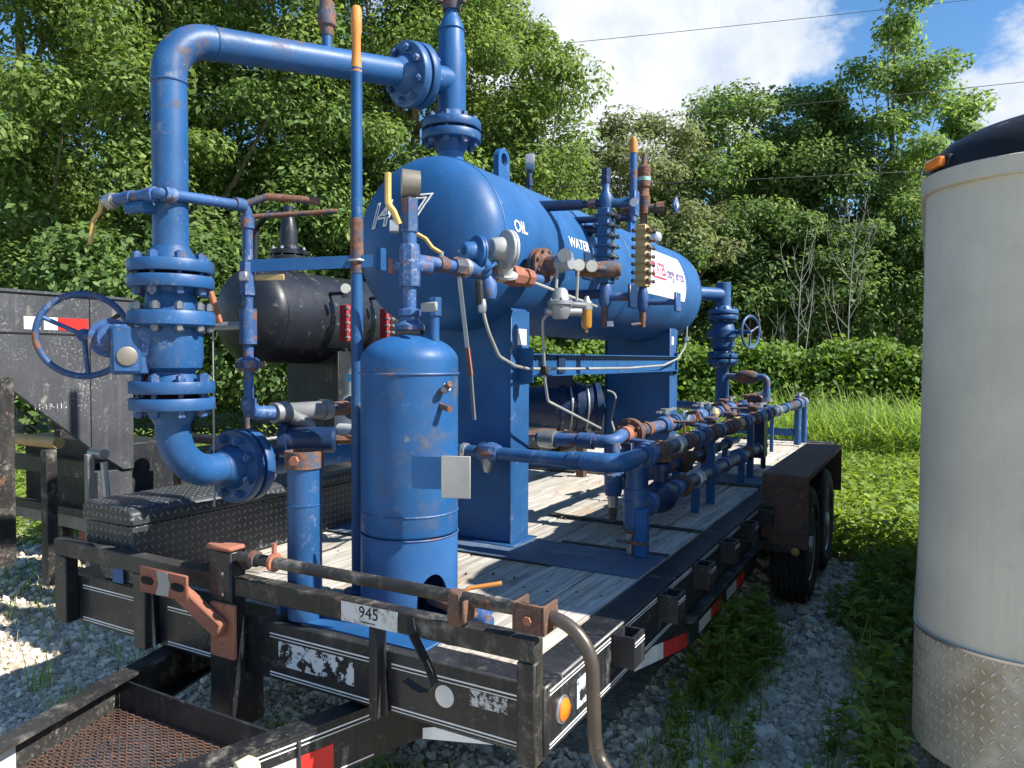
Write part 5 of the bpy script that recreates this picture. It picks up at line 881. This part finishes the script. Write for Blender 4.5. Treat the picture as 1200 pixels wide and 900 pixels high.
def sight_glasses():
    x=-.45; y=1.56; t=sight('sight_glass','blue ribbed sight glass column with rows of bolts beside WATER',x,y,1.91,2.26,'blue_pipe','navy','nut',1)
    part('upper_arm',t,'navy',cyl((-.78,y-.1,2.287),(-.56,y-.03,2.287),.026,16),cyl((-.56,y-.03,2.287),(x,y-.01,2.287),.018,14)); part('hex_union',t,'rusty',lathe((-.53,y-.025,2.287),(1,.1,0),[(0,.026),(.04,.028)],6)); v=part('gauge_cock',t,'blue_pipe',lathe((x,y-.01,2.25),(0,0,1),[(0,.03),(.03,.034),(.07,.034),(.09,.02),(.14,.018)],14),cyl((x,y-.01,2.287),(x+.1,y+.03,2.287),.022,12)); part('cap_nut',v,'navy',lathe((x,y-.01,2.38),(0,0,1),[(0,.024),(.07,.024)],6)); part('tee_handle',v,'blue_worn',bx(x+.13,x+.142,y+.0,y+.06,2.22,2.34),bev=.004)
    part('handle_disc',v,'white_paint',cyl((x+.136,y-.002,2.28),(x+.136,y-.004,2.28),.02,12)); part('lower_arm',t,'navy',cyl((-.68,y-.05,1.86),(x,y-.01,1.86),.024,14)); lv=part('drain_cock',t,'blue_worn',lathe((x,y-.01,1.8),(0,0,1),[(0,.02),(.02,.03),(.09,.03),(.11,.022)],12),cyl((x,y-.01,1.845),(x+.12,y+.02,1.845),.02,12)); part('square_handle',lv,'navy',bx(x+.12,x+.134,y-.03,y+.07,1.79,1.9),bev=.004); part('drain_leg',lv,'rusty',cyl((x,y-.01,1.7),(x,y-.01,1.8),.016,10)); part('tag',lv,'white_paint',bx(x+.02,x+.05,y-.03,y-.027,1.705,1.73))
    x=-.42; y=2.0; t=sight('sight_glass','tan and rusty brass sight glass column in front of the white label',x,y,1.93,2.25,'brass_tan','brass_tan','rusty',2)
    part('upper_arm',t,'navy',cyl((-.76,y-.1,2.235),(-.6,y-.05,2.235),.03,16)); part('stack_valve',t,'rusty',lathe((x,y,2.25),(0,0,1),[(0,.018),(.06,.018),(.06,.03),(.15,.034),(.16,.026),(.2,.026),(.2,.033),(.3,.033),(.32,.016),(.37,.014)],14)); c=part('gauge_cock',t,'rusty',cyl((x-.1,y-.03,2.34),(x+.1,y+.03,2.34),.022,12),lathe((x+.06,y+.02,2.34),(1,.3,0),[(0,.032),(.04,.032)],8),cyl((-.62,y-.06,2.3),(x,y,2.33),.018,10)); part('square_handle',c,'blue_worn',prism([(0,-.045),(.03,0),(0,.045),(-.03,0)],(x+.15,y+.05,2.35),(.3,.95,0),(0,0,1),(.012,0,0)),bev=.002); part('handle_disc',c,'white_paint',cyl((x+.162,y+.05,2.35),(x+.165,y+.05,2.35),.014,10)); part('green_band',t,'green_tag',lathe((x,y,2.48),(0,0,1),[(0,.034),(.02,.034)],14))
    lv=part('drain_cock',t,'blue_worn',lathe((x,y,1.8),(0,0,1),[(0,.02),(.02,.03),(.09,.03),(.13,.02)],12),cyl((x,y,1.85),(x+.16,y+.05,1.85),.016,10)); part('square_handle',lv,'blue_worn',bx(x+.16,x+.174,y+.02,y+.1,1.8,1.9),bev=.004); part('drain_leg',lv,'rusty',cyl((x,y,1.72),(x,y,1.8),.018,10),cyl((x,y,1.74),(x-.04,y-.07,1.73),.008,8))
sight_glasses()
def simple(name,label,cat,loc,mat,*s,**k):
    o=part(name,None,mat,*s,**k); o['label']=label; o['category']=cat; return o
def vent():
    p=(-.45,1.92,2.3); t=thing('vent_pipe','slim blue vent pipe with an orange sleeve between the sight glasses','pipe',p); part('pipe',t,'blue_worn',cyl((p[0],p[1],2.26),(p[0],p[1],2.62),.02,14)); part('sleeve',t,'orange_cap',lathe((p[0],p[1],2.61),(0,0,1),[(0,.022),(.05,.022),(.075,.016),(.085,0)],12)); part('support_arm',t,'navy',cyl((-.75,p[1]-.08,2.28),(p[0],p[1],2.28),.018,12))
vent()
def standpipe():
    x,y=-.935,.35; t=thing('standpipe','tall thin blue standpipe with an orange tip beside the small tank','pipe',(x,y,DZ)); part('pipe',t,'blue_pipe',cyl((x,y,DZ+.0125),(x,y,2.0),.0215,18)); part('pipe_upper',t,'blue',cyl((x,y,2.001),(x,y,2.6),.0205,18)); part('rusty_joint',t,'rusty',lathe((x,y,1.86),(0,0,1),[(0,.0216),(.0,.024),(.2,.024),(.2,.0216)],16)); part('orange_tip',t,'orange_cap',lathe((x,y,2.585),(0,0,1),[(0,.021),(.06,.0165),(.13,.016),(.15,.0205),(.22,.0205),(.235,.014),(.238,0)],14)); part('floor_flange',t,'blue_pipe',lathe((x,y,DZ+.005),(0,0,1),[(0,.05),(.008,.05),(.008,.02)],20))
    b_=part('tie_bar',t,'blue',beam((-1.3,.155,1.885),(-.84,.385,1.905),.008,.045)); part('u_bolt',b_,'galv',tube([(x-.03,y+.03,1.905),(x-.03,y-.03,1.905),(x+.03,y-.03,1.905),(x+.03,y+.03,1.905)],.005,6,bend=.025)); part('end_clip',b_,'blue',bx(-.86,-.84,.37,.4,1.87,1.95))
standpipe()
def post():
    x,y=-.892,.04; t=thing('pipe_post','stubby blue pipe post with a rusty collar in front of the small tank','post',(x,y,DZ)); part('pipe',t,'blue_pipe',cyl((x,y,DZ+.0125),(x,y,1.2),.056,28)); part('collar',t,'rusty',lathe((x,y,1.19),(0,0,1),[(0,.058),(0,.063),(.055,.063),(.055,.05),(.02,.05)],24)); part('collar_bolt',t,'rust_red',lathe((x+.02,y-.062,1.22),(.3,-1,0),[(0,.016),(.012,.016)],6)); part('weld_ring',t,'blue',torus((x,y,1.07),(0,0,1),.0565,.003,24,5)); part('foot_clip',t,'blue_worn',bx(-.985,-.97,-.0+.002,.09,DZ+.013,.78),bev=.002)
post()
o=simple('angle_bracket','small bright blue angle bracket standing at the front of the toolbox','bracket',None,'blue',bx(-1.83,-1.765,-.0285,-.024,DZ+.006,.775),bx(-1.83,-1.775,-.029,-.0235,DZ+.0055,DZ+.0095)); part('bracket_bolt',o,'rust_red',lathe((-1.78,-.0285,.762),(0,-1,0),[(0,.012),(.01,.012)],6))
def side_loop():
    t=thing('sampling_line','thin blue pipe loop round the riser with a yellow-handled ball valve','pipe',(-1.3,.17,1.33)); z=2.085; y0=-.185
    part('tap_stub',t,'blue',cyl((RX-.02,RY,2.05),(RX-.02,RY-.085,2.05),.022,14),cyl((RX-.1,RY-.085,2.05),(RX-.0,RY-.085,2.05),.02,14)); part('pipe',t,'blue_worn',tube([(-1.6,y0,z+.005),(-1.3,y0,z),(-1.3,.17,z+.02),(-1.3,.17,1.33)],.0185,14,bend=.03)); 
    for p,d in (((-1.345,y0,z),(1,0,0)),((-1.3,y0+.03,z),(0,1,0)),((-1.46,y0,z),(1,0,0)),((-1.3,.13,z+.02),(0,1,0)),((-1.3,.17,z-.04),(0,0,1))): part('coupling',t,'blue_worn',lathe(V3(p)-V3(d)*.02,d,[(0,.019),(0,.0245),(.04,.0245),(.04,.019)],16))
    ball_valve(t,(-1.56,y0,z),(1,0,0),.024,'galv','yellow_handle',(-.12,-.1,-1),.15,(-.9,-.4,0)); part('elbow_rust',t,'rusty',tube([(-1.3,.17,z+.03),(-1.25,.22,z+.06),(-1.1,.33,z+.05)],.014,10)); 
    part('gate_block',t,'blue_worn',lathe((-1.3,.17,1.78),(0,0,1),[(0,.028),(.12,.028)],6)); part('tee',t,'blue_worn',lathe((-1.3,.17,1.6),(0,0,1),[(0,.024),(0,.031),(.13,.031),(.13,.024)],16)); part('tee_branch',t,'galv',cyl((-1.3,.17,1.67),(-1.43,.12,1.665),.016,12)); part('lever',t,'rust_red',tube([(-1.4,.13,1.68),(-1.41,.12,1.72),(-1.43,.1,1.82)],.012,8)); part('sense_tube',t,'white_tube',tube([(-1.43,.12,1.66),(-1.43,.12,.99)],.004,6)); part('valve_lever',t,'brass_tan',box((-1.23,.2,1.845),(.13,.008,.022),rad(20)),bev=.002); part('stem_nut',t,'galv',box((-1.285,.14,1.845),(.03,.03,.035),.5),bev=.004)
    part('hammer_union',t,'blue_worn',lathe((-1.3,.17,1.5),(0,0,1),[(0,.03),(.012,.04),(.04,.04),(.05,.028)],16)); 
    for k in range(3): a=2.1*k+.6; part('wing_lug',t,'rusty',box((-1.3+.045*math.cos(a),.17+.045*math.sin(a),1.525),(.03,.022,.025),a),bev=.003)
    # elbow, strainer, meter
    part('bottom_elbow',t,'blue_worn',tube([(-1.3,.17,1.4),(-1.3,.17,1.345),(-1.27,.26,1.34)],.028,14,bend=.04)); part('strainer',t,'galv_dull',lathe((-1.27,.26,1.34),(.06,1,0),[(0,.04),(.06,.044),(.07,.036),(.24,.036),(.24,.042),(.28,.042)],14),tube([(-1.265,.32,1.34),(-1.24,.42,1.27)],.035,12)); part('rusty_nipple',t,'rusty',lathe((-1.25,.54,1.34),(.06,1,0),[(0,.025),(.05,.03),(.1,.03),(.12,.022)],8)); part('run_pipe',t,'navy',cyl((-1.25,.6,1.34),(-1.22,1.1,1.34),.028,14),lathe((-1.24,.66,1.34),(.06,1,0),[(0,.05),(.03,.05),(.05,.035),(.1,.035)],14))
    m_=part('flow_meter',t,'navy',lathe((-1.27,.3,1.235),(.85,.53,0),[(0,.05),(0,.068),(.03,.068),(.032,.05),(.2,.05),(.21,.04)],24),label='dark cylindrical flow meter with a small display'); part('display',m_,'green_tag',box((-1.185,.318,1.245),(.075,.012,.055),rad(31)),bev=.003); part('meter_plug',m_,'rusty',cyl((-1.1,.41,1.235),(-1.04,.445,1.235),.018,8))
side_loop()
# ------------------------------------------------------------------ manifolds along the right side
def fittings(par,pts,lst,r):
    """lst: (distance along straight pts[0]-pts[1], kind)"""
    a,b_=V3(pts[0]),V3(pts[1]); d=b_-a; d/=np.linalg.norm(d)
    for s,k in lst:
        p=a+d*s
        if k=='c': part('coupling',par,'blue_worn',lathe(p-d*.035,d,[(0,r),(0,r*1.25),(.07,r*1.25),(.07,r)],18))
        elif k=='u': part('union',par,'blue_worn',lathe(p-d*.05,d,[(0,r),(0,r*1.3),(.03,r*1.3),(.03,r*1.55),(.07,r*1.6),(.09,r*1.2),(.1,r)],18))
        elif k=='x': part('rusty_nipple',par,'rusty',lathe(p-d*.08,d,[(0,r*1.02),(0,r*1.1),(.05,r*1.1),(.05,r*1.3),(.09,r*1.3),(.09,r*1.1),(.16,r*1.08)],12))
        elif k=='g': part('union',par,'galv',lathe(p-d*.04,d,[(0,r),(.01,r*1.4),(.04,r*1.55),(.07,r*1.4),(.08,r)],8))
        elif k=='r': part('valve_body',par,'rusty',lathe(p-d*.07,d,[(0,r),(0,r*1.3),(.04,r*1.45),(.1,r*1.45),(.14,r*1.3),(.14,r)],12),cyl(p,p+V3((0,0,r*2.1)),r*.7,12),lathe(p+V3((0,0,r*2.1)),(0,0,1),[(0,r*1.2),(.015,r*1.2),(.02,r*.9)],14))
        elif k=='b': part('valve_body',par,'brass_tan',lathe(p-d*.06,d,[(0,r),(0,r*1.35),(.12,r*1.35),(.12,r)],8))
        elif k=='f': flange_pair(par,p,d,r*2.3,.02,'rusty',6,r,.006,.01,.03,'rusty')
        elif k=='w':
            vb=part('plug_valve',par,'blue_worn',lathe(p-d*.08,d,[(0,r),(0,r*1.35),(.05,r*1.6),(.11,r*1.6),(.16,r*1.35),(.16,r)],14),cyl(p,p+V3((0,0,r*2)),r*.9,12)); part('wrench',vb,'galv',beam(p+V3((-.03,-.04,r*2.2)),p+V3((.02,.14,r*2.7)),.03,.012)); part('packing_nut',vb,'galv',lathe(p+V3((0,0,r*2)),(0,0,1),[(0,r*.8),(.03,r*.8)],6))
        elif k=='s': part('support_leg',par,'blue',bx(p[0]-.022,p[0]+.022,p[1]-.022,p[1]+.022,DZ+.012,p[2]-r*.9),bev=.002)
def manifolds():
    # outer upper line
    zz=1.112; x=-.225; t=thing('outer_manifold','outer blue pipe manifold with rusty valves along the deck edge','pipe manifold',(x,1.2,DZ)); r=.037
    part('cross_pipe',t,'blue_pipe',cyl((-1.05,1.155,1.12),(x-.02,1.155,1.116),.03,18)); part('corner_elbow',t,'blue_pipe',tube([(x-.16,1.155,1.116),(x,1.155,1.115),(x,1.4,zz)],.041,18,bend=.06)); part('line_pipe',t,'steel_blue',cyl((x,1.36,zz),(x,6.5,zz+.01),r,18))
    part('coupling',t,'blue_pipe',lathe((x-.22,1.155,1.116),(1,0,0),[(0,.03),(0,.039),(.09,.039),(.09,.03)],18)); u_=part('flow_union',t,'blue_worn',lathe((-.9,1.155,1.12),(1,0,0),[(0,.03),(.0,.042),(.03,.05),(.07,.05),(.1,.042),(.1,.03)],8)); part('union_drip',u_,'galv',lathe((-.85,1.14,1.09),(.1,-.2,-1),[(0,.03),(.05,.02),(.06,.01)],10)); part('union_ring',t,'galv',lathe((-.99,1.155,1.12),(1,0,0),[(0,.03),(0,.038),(.02,.038),(.02,.03)],16))
    A=(x,1.36,zz);B=(x,6.5,zz+.01); fittings(t,(A,B),((.14,'u'),(.36,'x'),(.62,'g'),(.8,'x'),(.98,'c'),(1.14,'u'),(1.32,'r'),(1.5,'c'),(1.66,'x'),(1.8,'r'),(2.0,'b'),(2.16,'u'),(2.32,'c'),(2.55,'r'),(2.75,'w'),(2.98,'u'),(3.2,'x'),(3.5,'g'),(3.9,'c'),(4.3,'x'),(4.7,'w'),(4.95,'c'),(5.05,'g')),r)
    for s in (1.32,2.45): fittings(t,(A,B),((s,'s'),),r)
    part('end_leg',t,'blue_pipe',cyl((x-.03,6.25,DZ+.01),(x-.03,6.25,zz),.034,14),cyl((x,6.5,DZ+.01),(x,6.5,zz),.028,14)); part('end_rail',t,'blue',bx(-1.0,x-.066,6.22,6.28,.78,.85),bev=.003)
    part('down_leg',t,'blue_pipe',cyl((x,1.36,.80),(x,1.36,zz),.037,18),lathe((x,1.36,.82),(0,0,1),[(0,.04),(0,.048),(.1,.048),(.1,.052),(.11,.052),(.11,.048),(.16,.048),(.16,.04)],20)); part('down_cap',t,'rusty',cyl((x,1.36,.785),(x,1.36,.8),.045,14)); part('support_leg',t,'blue',bx(x+.02,x+.07,1.31,1.36,DZ+.01,.9),bev=.002); part('leg_clamp',t,'rusty',bx(x-.06,x+.08,1.3,1.307,.745,.76)); part('drain_tube',t,'galv',cyl((x-.02,1.37,DZ+.01),(x-.02,1.37,.784),.018,12))
    # outer lower line
    t=thing('lower_manifold','dark lower pipe of the outer manifold, close above the planks','pipe manifold',(x,1.4,DZ)); z=.887; r=.038; A=(x,1.411,z);B=(x,4.3,z-.005); part('line_pipe',t,'steel_blue',cyl(A,B,r,18)); fittings(t,(A,B),((.1,'u'),(.55,'c'),(.95,'g'),(1.25,'u'),(1.6,'c'),(2.0,'u'),(2.3,'x'),(2.6,'c')),r); part('globe_valve',t,'navy',lathe((x,1.62,z),(0,1,0),[(0,.04),(.02,.05),(.06,.075),(.12,.08),(.18,.06),(.2,.045),(.22,.045)],18),cyl((x,1.73,z),(x,1.73,z+.13),.035,14),lathe((x,1.73,z+.13),(0,0,1),[(0,.055),(.03,.055),(.04,.03)],14),label='rusty-topped globe valve'); part('valve_top',t,'rusty',lathe((x,1.73,z+.171),(0,0,1),[(0,.05),(.06,.05),(.07,.03)],6))
    part('flange_ring',t,'rusty',lathe((x,2.08,z),(0,1,0),[(0,.033),(0,.06),(.03,.06),(.03,.033)],18)); 
    for y in (2.35,3.52): part('support_leg',t,'blue',bx(x-.02,x+.02,y-.02,y+.02,DZ+.017,z-.03),bev=.002)
    part('end_block',t,'navy',bx(x-.05,x+.05,4.05,4.2,z-.08,z+.24),bev=.006); part('stub',t,'navy',cyl((x+.0,4.3,DZ+.02),(x,4.3,z),.02,10))
    # inner upper line
    x=-.51; z=1.15; r=.035; t=thing('inner_manifold','inner pipe manifold with a rusty orange flange behind the outer one','pipe manifold',(x,1.95,DZ)); part('line_pipe',t,'blue_worn',tube([(-.95,1.83,1.12),(x,1.83,1.125),(x,1.95,z),(x,6.0,z)],r,16,bend=.05)); A=(x,1.93,z);B=(x,6.0,z)
    fittings(t,(A,B),((.14,'f'),(.4,'x'),(.75,'w'),(.95,'u'),(1.2,'c'),(1.36,'x'),(1.55,'w'),(1.72,'u'),(1.88,'b'),(2.08,'c'),(2.25,'r'),(2.45,'w'),(2.7,'x'),(2.9,'u'),(3.1,'r'),(3.35,'r'),(3.6,'c'),(3.8,'w')),r); part('cross_union',t,'galv',lathe((-.93,1.83,1.12),(1,0,0),[(0,.035),(0,.047),(.05,.05),(.09,.047),(.09,.035)],16)); part('coupling',t,'blue_worn',lathe((-.7,1.83,1.122),(1,0,0),[(0,.035),(0,.043),(.08,.043),(.08,.035)],16)); part('rust_neck',t,'rust_red',lathe((x,1.96,z),(0,1,0),[(0,.037),(0,.042),(.09,.042),(.09,.037)],16))
    part('down_leg',t,'blue_worn',cyl((x,1.83,.88),(x,1.83,1.12),.034,16),lathe((x,1.83,.85),(0,0,1),[(0,.04),(.02,.046),(.1,.046),(.1,.05),(.11,.05),(.11,.034)],16)); part('inlet_drop',t,'galv',cyl((x,1.83,.79),(x,1.83,.85),.028,8)); part('support_leg',t,'navy',bx(x+.05,x+.09,1.85,1.89,DZ+.012,z-.03),bev=.002); part('drip_cock',t,'rusty',lathe((x+.0,1.83,.72),(0,0,1),[(0,.018),(.05,.024),(.075,.02)],8))
    for s in (1.7,3.4): fittings(t,(A,B),((s,'s'),),r)
    # inner lower line
    z=.905; t=thing('drain_line','low worn pipe with salmon rust between the two manifolds','pipe',(x,2.,DZ)); A=(x+.06,1.84,z);B=(x+.06,4.4,z); part('line_pipe',t,'blue_worn',cyl(A,B,.028,14)); fittings(t,(A,B),((.12,'c'),(.95,'g'),(1.2,'x'),(1.5,'f'),(1.9,'c'),(2.2,'u')),.028); part('rust_section',t,'rust_red',lathe((x+.06,2.35,z),(0,1,0),[(0,.029),(0,.035),(.12,.035),(.12,.04),(.2,.04),(.2,.034),(.26,.034)],14)); part('support_leg',t,'blue',bx(x+.04,x+.08,3.98,4.02,DZ+.02,z-.03)); part('support_leg',t,'blue',bx(x+.04,x+.08,2.7,2.74,DZ+.012,z-.03)); part('valve_block',t,'rusty',bx(x+.0,x+.12,2.75,2.9,z-.05,z+.07),bev=.006)
    x=-.365; z=1.03; t=thing('bypass_line','thin steel bypass pipe with small rusty unions running between the manifolds','pipe',(x,1.9,DZ)); A=(x,1.7,z);B=(x,5.6,z+.02); part('line_pipe',t,'steel_blue',cyl(A,B,.019,12)); fittings(t,(A,B),((.08,'c'),(.4,'x'),(.75,'g'),(1.0,'r'),(1.3,'c'),(1.6,'x'),(1.9,'b'),(2.2,'r'),(2.5,'u'),(2.9,'x'),(3.3,'g'),(3.6,'r')),.021)
    for s_ in (.3,1.45,2.6): part('cross_link',t,'blue_worn',cyl((x-.12,1.7+s_,z+.09),(x+.12,1.7+s_,z+.07),.015,10),cyl((x,1.7+s_,z),(x,1.7+s_,z+.08),.015,10))
    for s_ in (.9,2.35,3.2): part('tee_handle',t,'rusty',cyl((x,1.7+s_,z+.02),(x,1.7+s_,z+.15),.009,8),cyl((x-.06,1.68+s_,z+.15),(x+.06,1.72+s_,z+.15),.009,8))
    for s_ in (.2,3.75): part('support_leg',t,'blue',bx(x-.015,x+.015,1.7+s_-.015,1.7+s_+.015,DZ+.017,z-.02))
    for k,(px_,y,z_) in enumerate(((-.36,2.9,1.2),(-.36,3.55,1.22))):
        o=thing('lever_valve',('rusty lever handle lying across the manifolds nearest the saddle','rusty lever handle lying across the manifolds near the fender')[k],'valve',(px_,y,z_)); part('lever',o,'rusty',tube([(px_-.12,y+.1,z_),(px_-.02,y+.04,z_+.02),(px_+.1,y-.3,z_-.015)],.012,8,bend=.03)); part('boss',o,'galv',lathe((px_-.12,y+.1,z_-.06),(0,0,1),[(0,.035),(.05,.035),(.08,.02)],8))
manifolds()
def outlet():
    x,y=-.63,4.62; t=thing('outlet_valve','blue outlet pipe with flanged valve and small handwheel behind the separator','valve',(x,y,1.1)); r=.056
    part('outlet_pipe',t,'blue_pipe',tube([(XA+.1,YB+.1,2.1),(x,y,2.1),(x,y,2.0)],r,20,bend=.02)); part('tee_stack',t,'blue_pipe',cyl((x,y,1.98),(x,y,2.2),.062,20,ch=.004)); flange_pair(t,(x,y,1.93),(0,0,1),.125,.035,'blue_pipe',8,.056,.012,.014,.04); part('valve_body',t,'blue_pipe',lathe((x,y,1.6),(0,0,1),[(0,.06),(.03,.075),(.06,.1),(.13,.1),(.14,.13),(.2,.13),(.2,.1),(.24,.09),(.3,.06)],24)); flange_pair(t,(x,y,1.56),(0,0,1),.125,.035,'blue_pipe',8,.056,.012,.014,.04); part('lower_pipe',t,'blue_pipe',cyl((x,y,1.12),(x,y,1.53),.056,20))
    wc=V3((x+.24,y-.06,1.78)); ax=V3((.8,-.3,0)); ax/=np.linalg.norm(ax); w=part('handwheel',t,'blue_worn',torus(wc,ax,.13,.011,32,8)); part('stem',w,'blue_worn',cyl(V3((x+.08,y,1.78)),wc,.018,10)); uu,ww,_=frame(ax)
    for k in range(3): a=2.1*k+.4; part('spoke',w,'blue_worn',cyl(wc,wc+(uu*math.cos(a)+ww*math.sin(a))*.125,.008,6))
    b_=part('bypass_pipe',t,'blue_worn',tube([(x,y,1.41),(x+.38,y-.08,1.41),(x+.38,y-.08,1.2)],.028,12,bend=.04)); part('check_valve',b_,'rusty',lathe((x+.13,y-.03,1.41),(.98,-.2,0),[(0,.03),(.02,.045),(.06,.055),(.12,.055),(.16,.045),(.18,.03)],16)); part('bypass_union',b_,'galv',lathe((x+.38,y-.08,1.24),(0,0,-1),[(0,.03),(0,.045),(.03,.045),(.03,.03)],14)); part('header_pipe',t,'blue_worn',cyl((x,y,1.14),(x+.43,y-.05,1.14),.04,14),cyl((x-.45,y+.05,1.16),(x,y,1.14),.035,14)); part('header_valve',t,'rusty',lathe((x+.28,y-.03,1.2),(0,0,1),[(0,.06),(.03,.07),(.06,.05)],12))
outlet()
def dark_filter():
    t=thing('filter_pot','dark navy cylindrical filter with bolted rings under the separator','filter',(-1.5,3.2,DZ)); c=V3((-1.72,3.0,1.2)); d=V3((.72,.5,0)); d/=np.linalg.norm(d); part('barrel',t,'navy',lathe(c,d,[(0,0),(.02,.1),(.06,.15),(.3,.16),(.3,.18),(.34,.18),(.34,.165),(.42,.165),(.42,.185),(.46,.185),(.46,.165),(.56,.165),(.56,.185),(.6,.185),(.62,.12),(.66,0)],36)); part('clamp_ring',t,'galv',torus(c+d*.38,d,.168,.008,36,6)); part('clamp_ring',t,'galv',torus(c+d*.5,d,.168,.008,36,6)); part('top_box',t,'navy',box(c+d*.3+V3((0,0,.2)),(.2,.16,.14),rad(35)),bev=.008); part('top_pipe',t,'rusty',tube([c+V3((-.1,0,.28)),c+d*.5+V3((0,0,.3)),c+d*.62+V3((.02,0,.24))],.018,10,bend=.04)); part('stand',t,'rust_pitted',bx(-1.72,-1.66,3.0,3.06,DZ+.004,1.1)); part('stand',t,'rust_pitted',bx(-1.36,-1.3,3.25,3.31,DZ+.004,1.05)); part('flex_tube',t,'white_tube',tube([c+d*.64+V3((.03,0,.12)),c+d*.7+V3((.05,-.02,.1)),c+d*.7+V3((.02,-.05,-.1)),c+d*.75+V3((.06,-.1,-.3))],.008,8,bend=.05)); part('side_valve',t,'rusty',lathe(c+V3((-.02,-.1,-.05)),(0,0,1),[(0,.03),(.08,.04),(.14,.02)],10))
dark_filter()
def tubing():
    o=simple('instrument_tube','long pale tube sagging from the pipe run across the channel to the rear saddle','tube',None,'white_tube',tube([(-.55,.6,1.74),(-.54,.62,1.66),(-.56,.74,1.56),(-.6,.95,1.52),(-.7,1.25,1.505),(-.72,1.8,1.5),(-.72,2.6,1.497),(-.72,3.3,1.51),(-.72,3.65,1.56),(-.7,3.78,1.66),(-.7,3.8,1.8)],.0065,8,bend=.12)); part('tube_fitting',o,'galv',lathe((-.55,.6,1.72),(0,0,1),[(0,.011),(.01,.016),(.03,.016),(.05,.012)],8)); part('tube_fitting',o,'galv',lathe((-.7,3.79,1.69),(0,0,1),[(0,.011),(0,.018),(.03,.018),(.03,.011)],8)); part('hose_end',o,'rubber',cyl((-.555,.595,1.75),(-.56,.59,1.84),.014,8))
    o=simple('instrument_tube','pale tube running down from the grey diaphragm pump to the rusty flange','tube',None,'white_tube',tube([(-.5,1.08,1.745),(-.54,1.07,1.73),(-.58,1.18,1.45),(-.6,1.25,1.36),(-.55,1.75,1.2)],.0065,8,bend=.05)); part('tube_clip',o,'rubber',box((-.572,1.16,1.5),(.03,.03,.04)),bev=.004)
    simple('signal_tube','thin pale tube sloping from the rusty valve block to the filter bowl','tube',None,'white_tube',tube([(-.545,.86,1.88),(-.43,1.4,1.79)],.0065,8)); 
tubing()
# keep the look settings on the render side untouched
SC.render.resolution_x=1024; SC.render.resolution_y=768
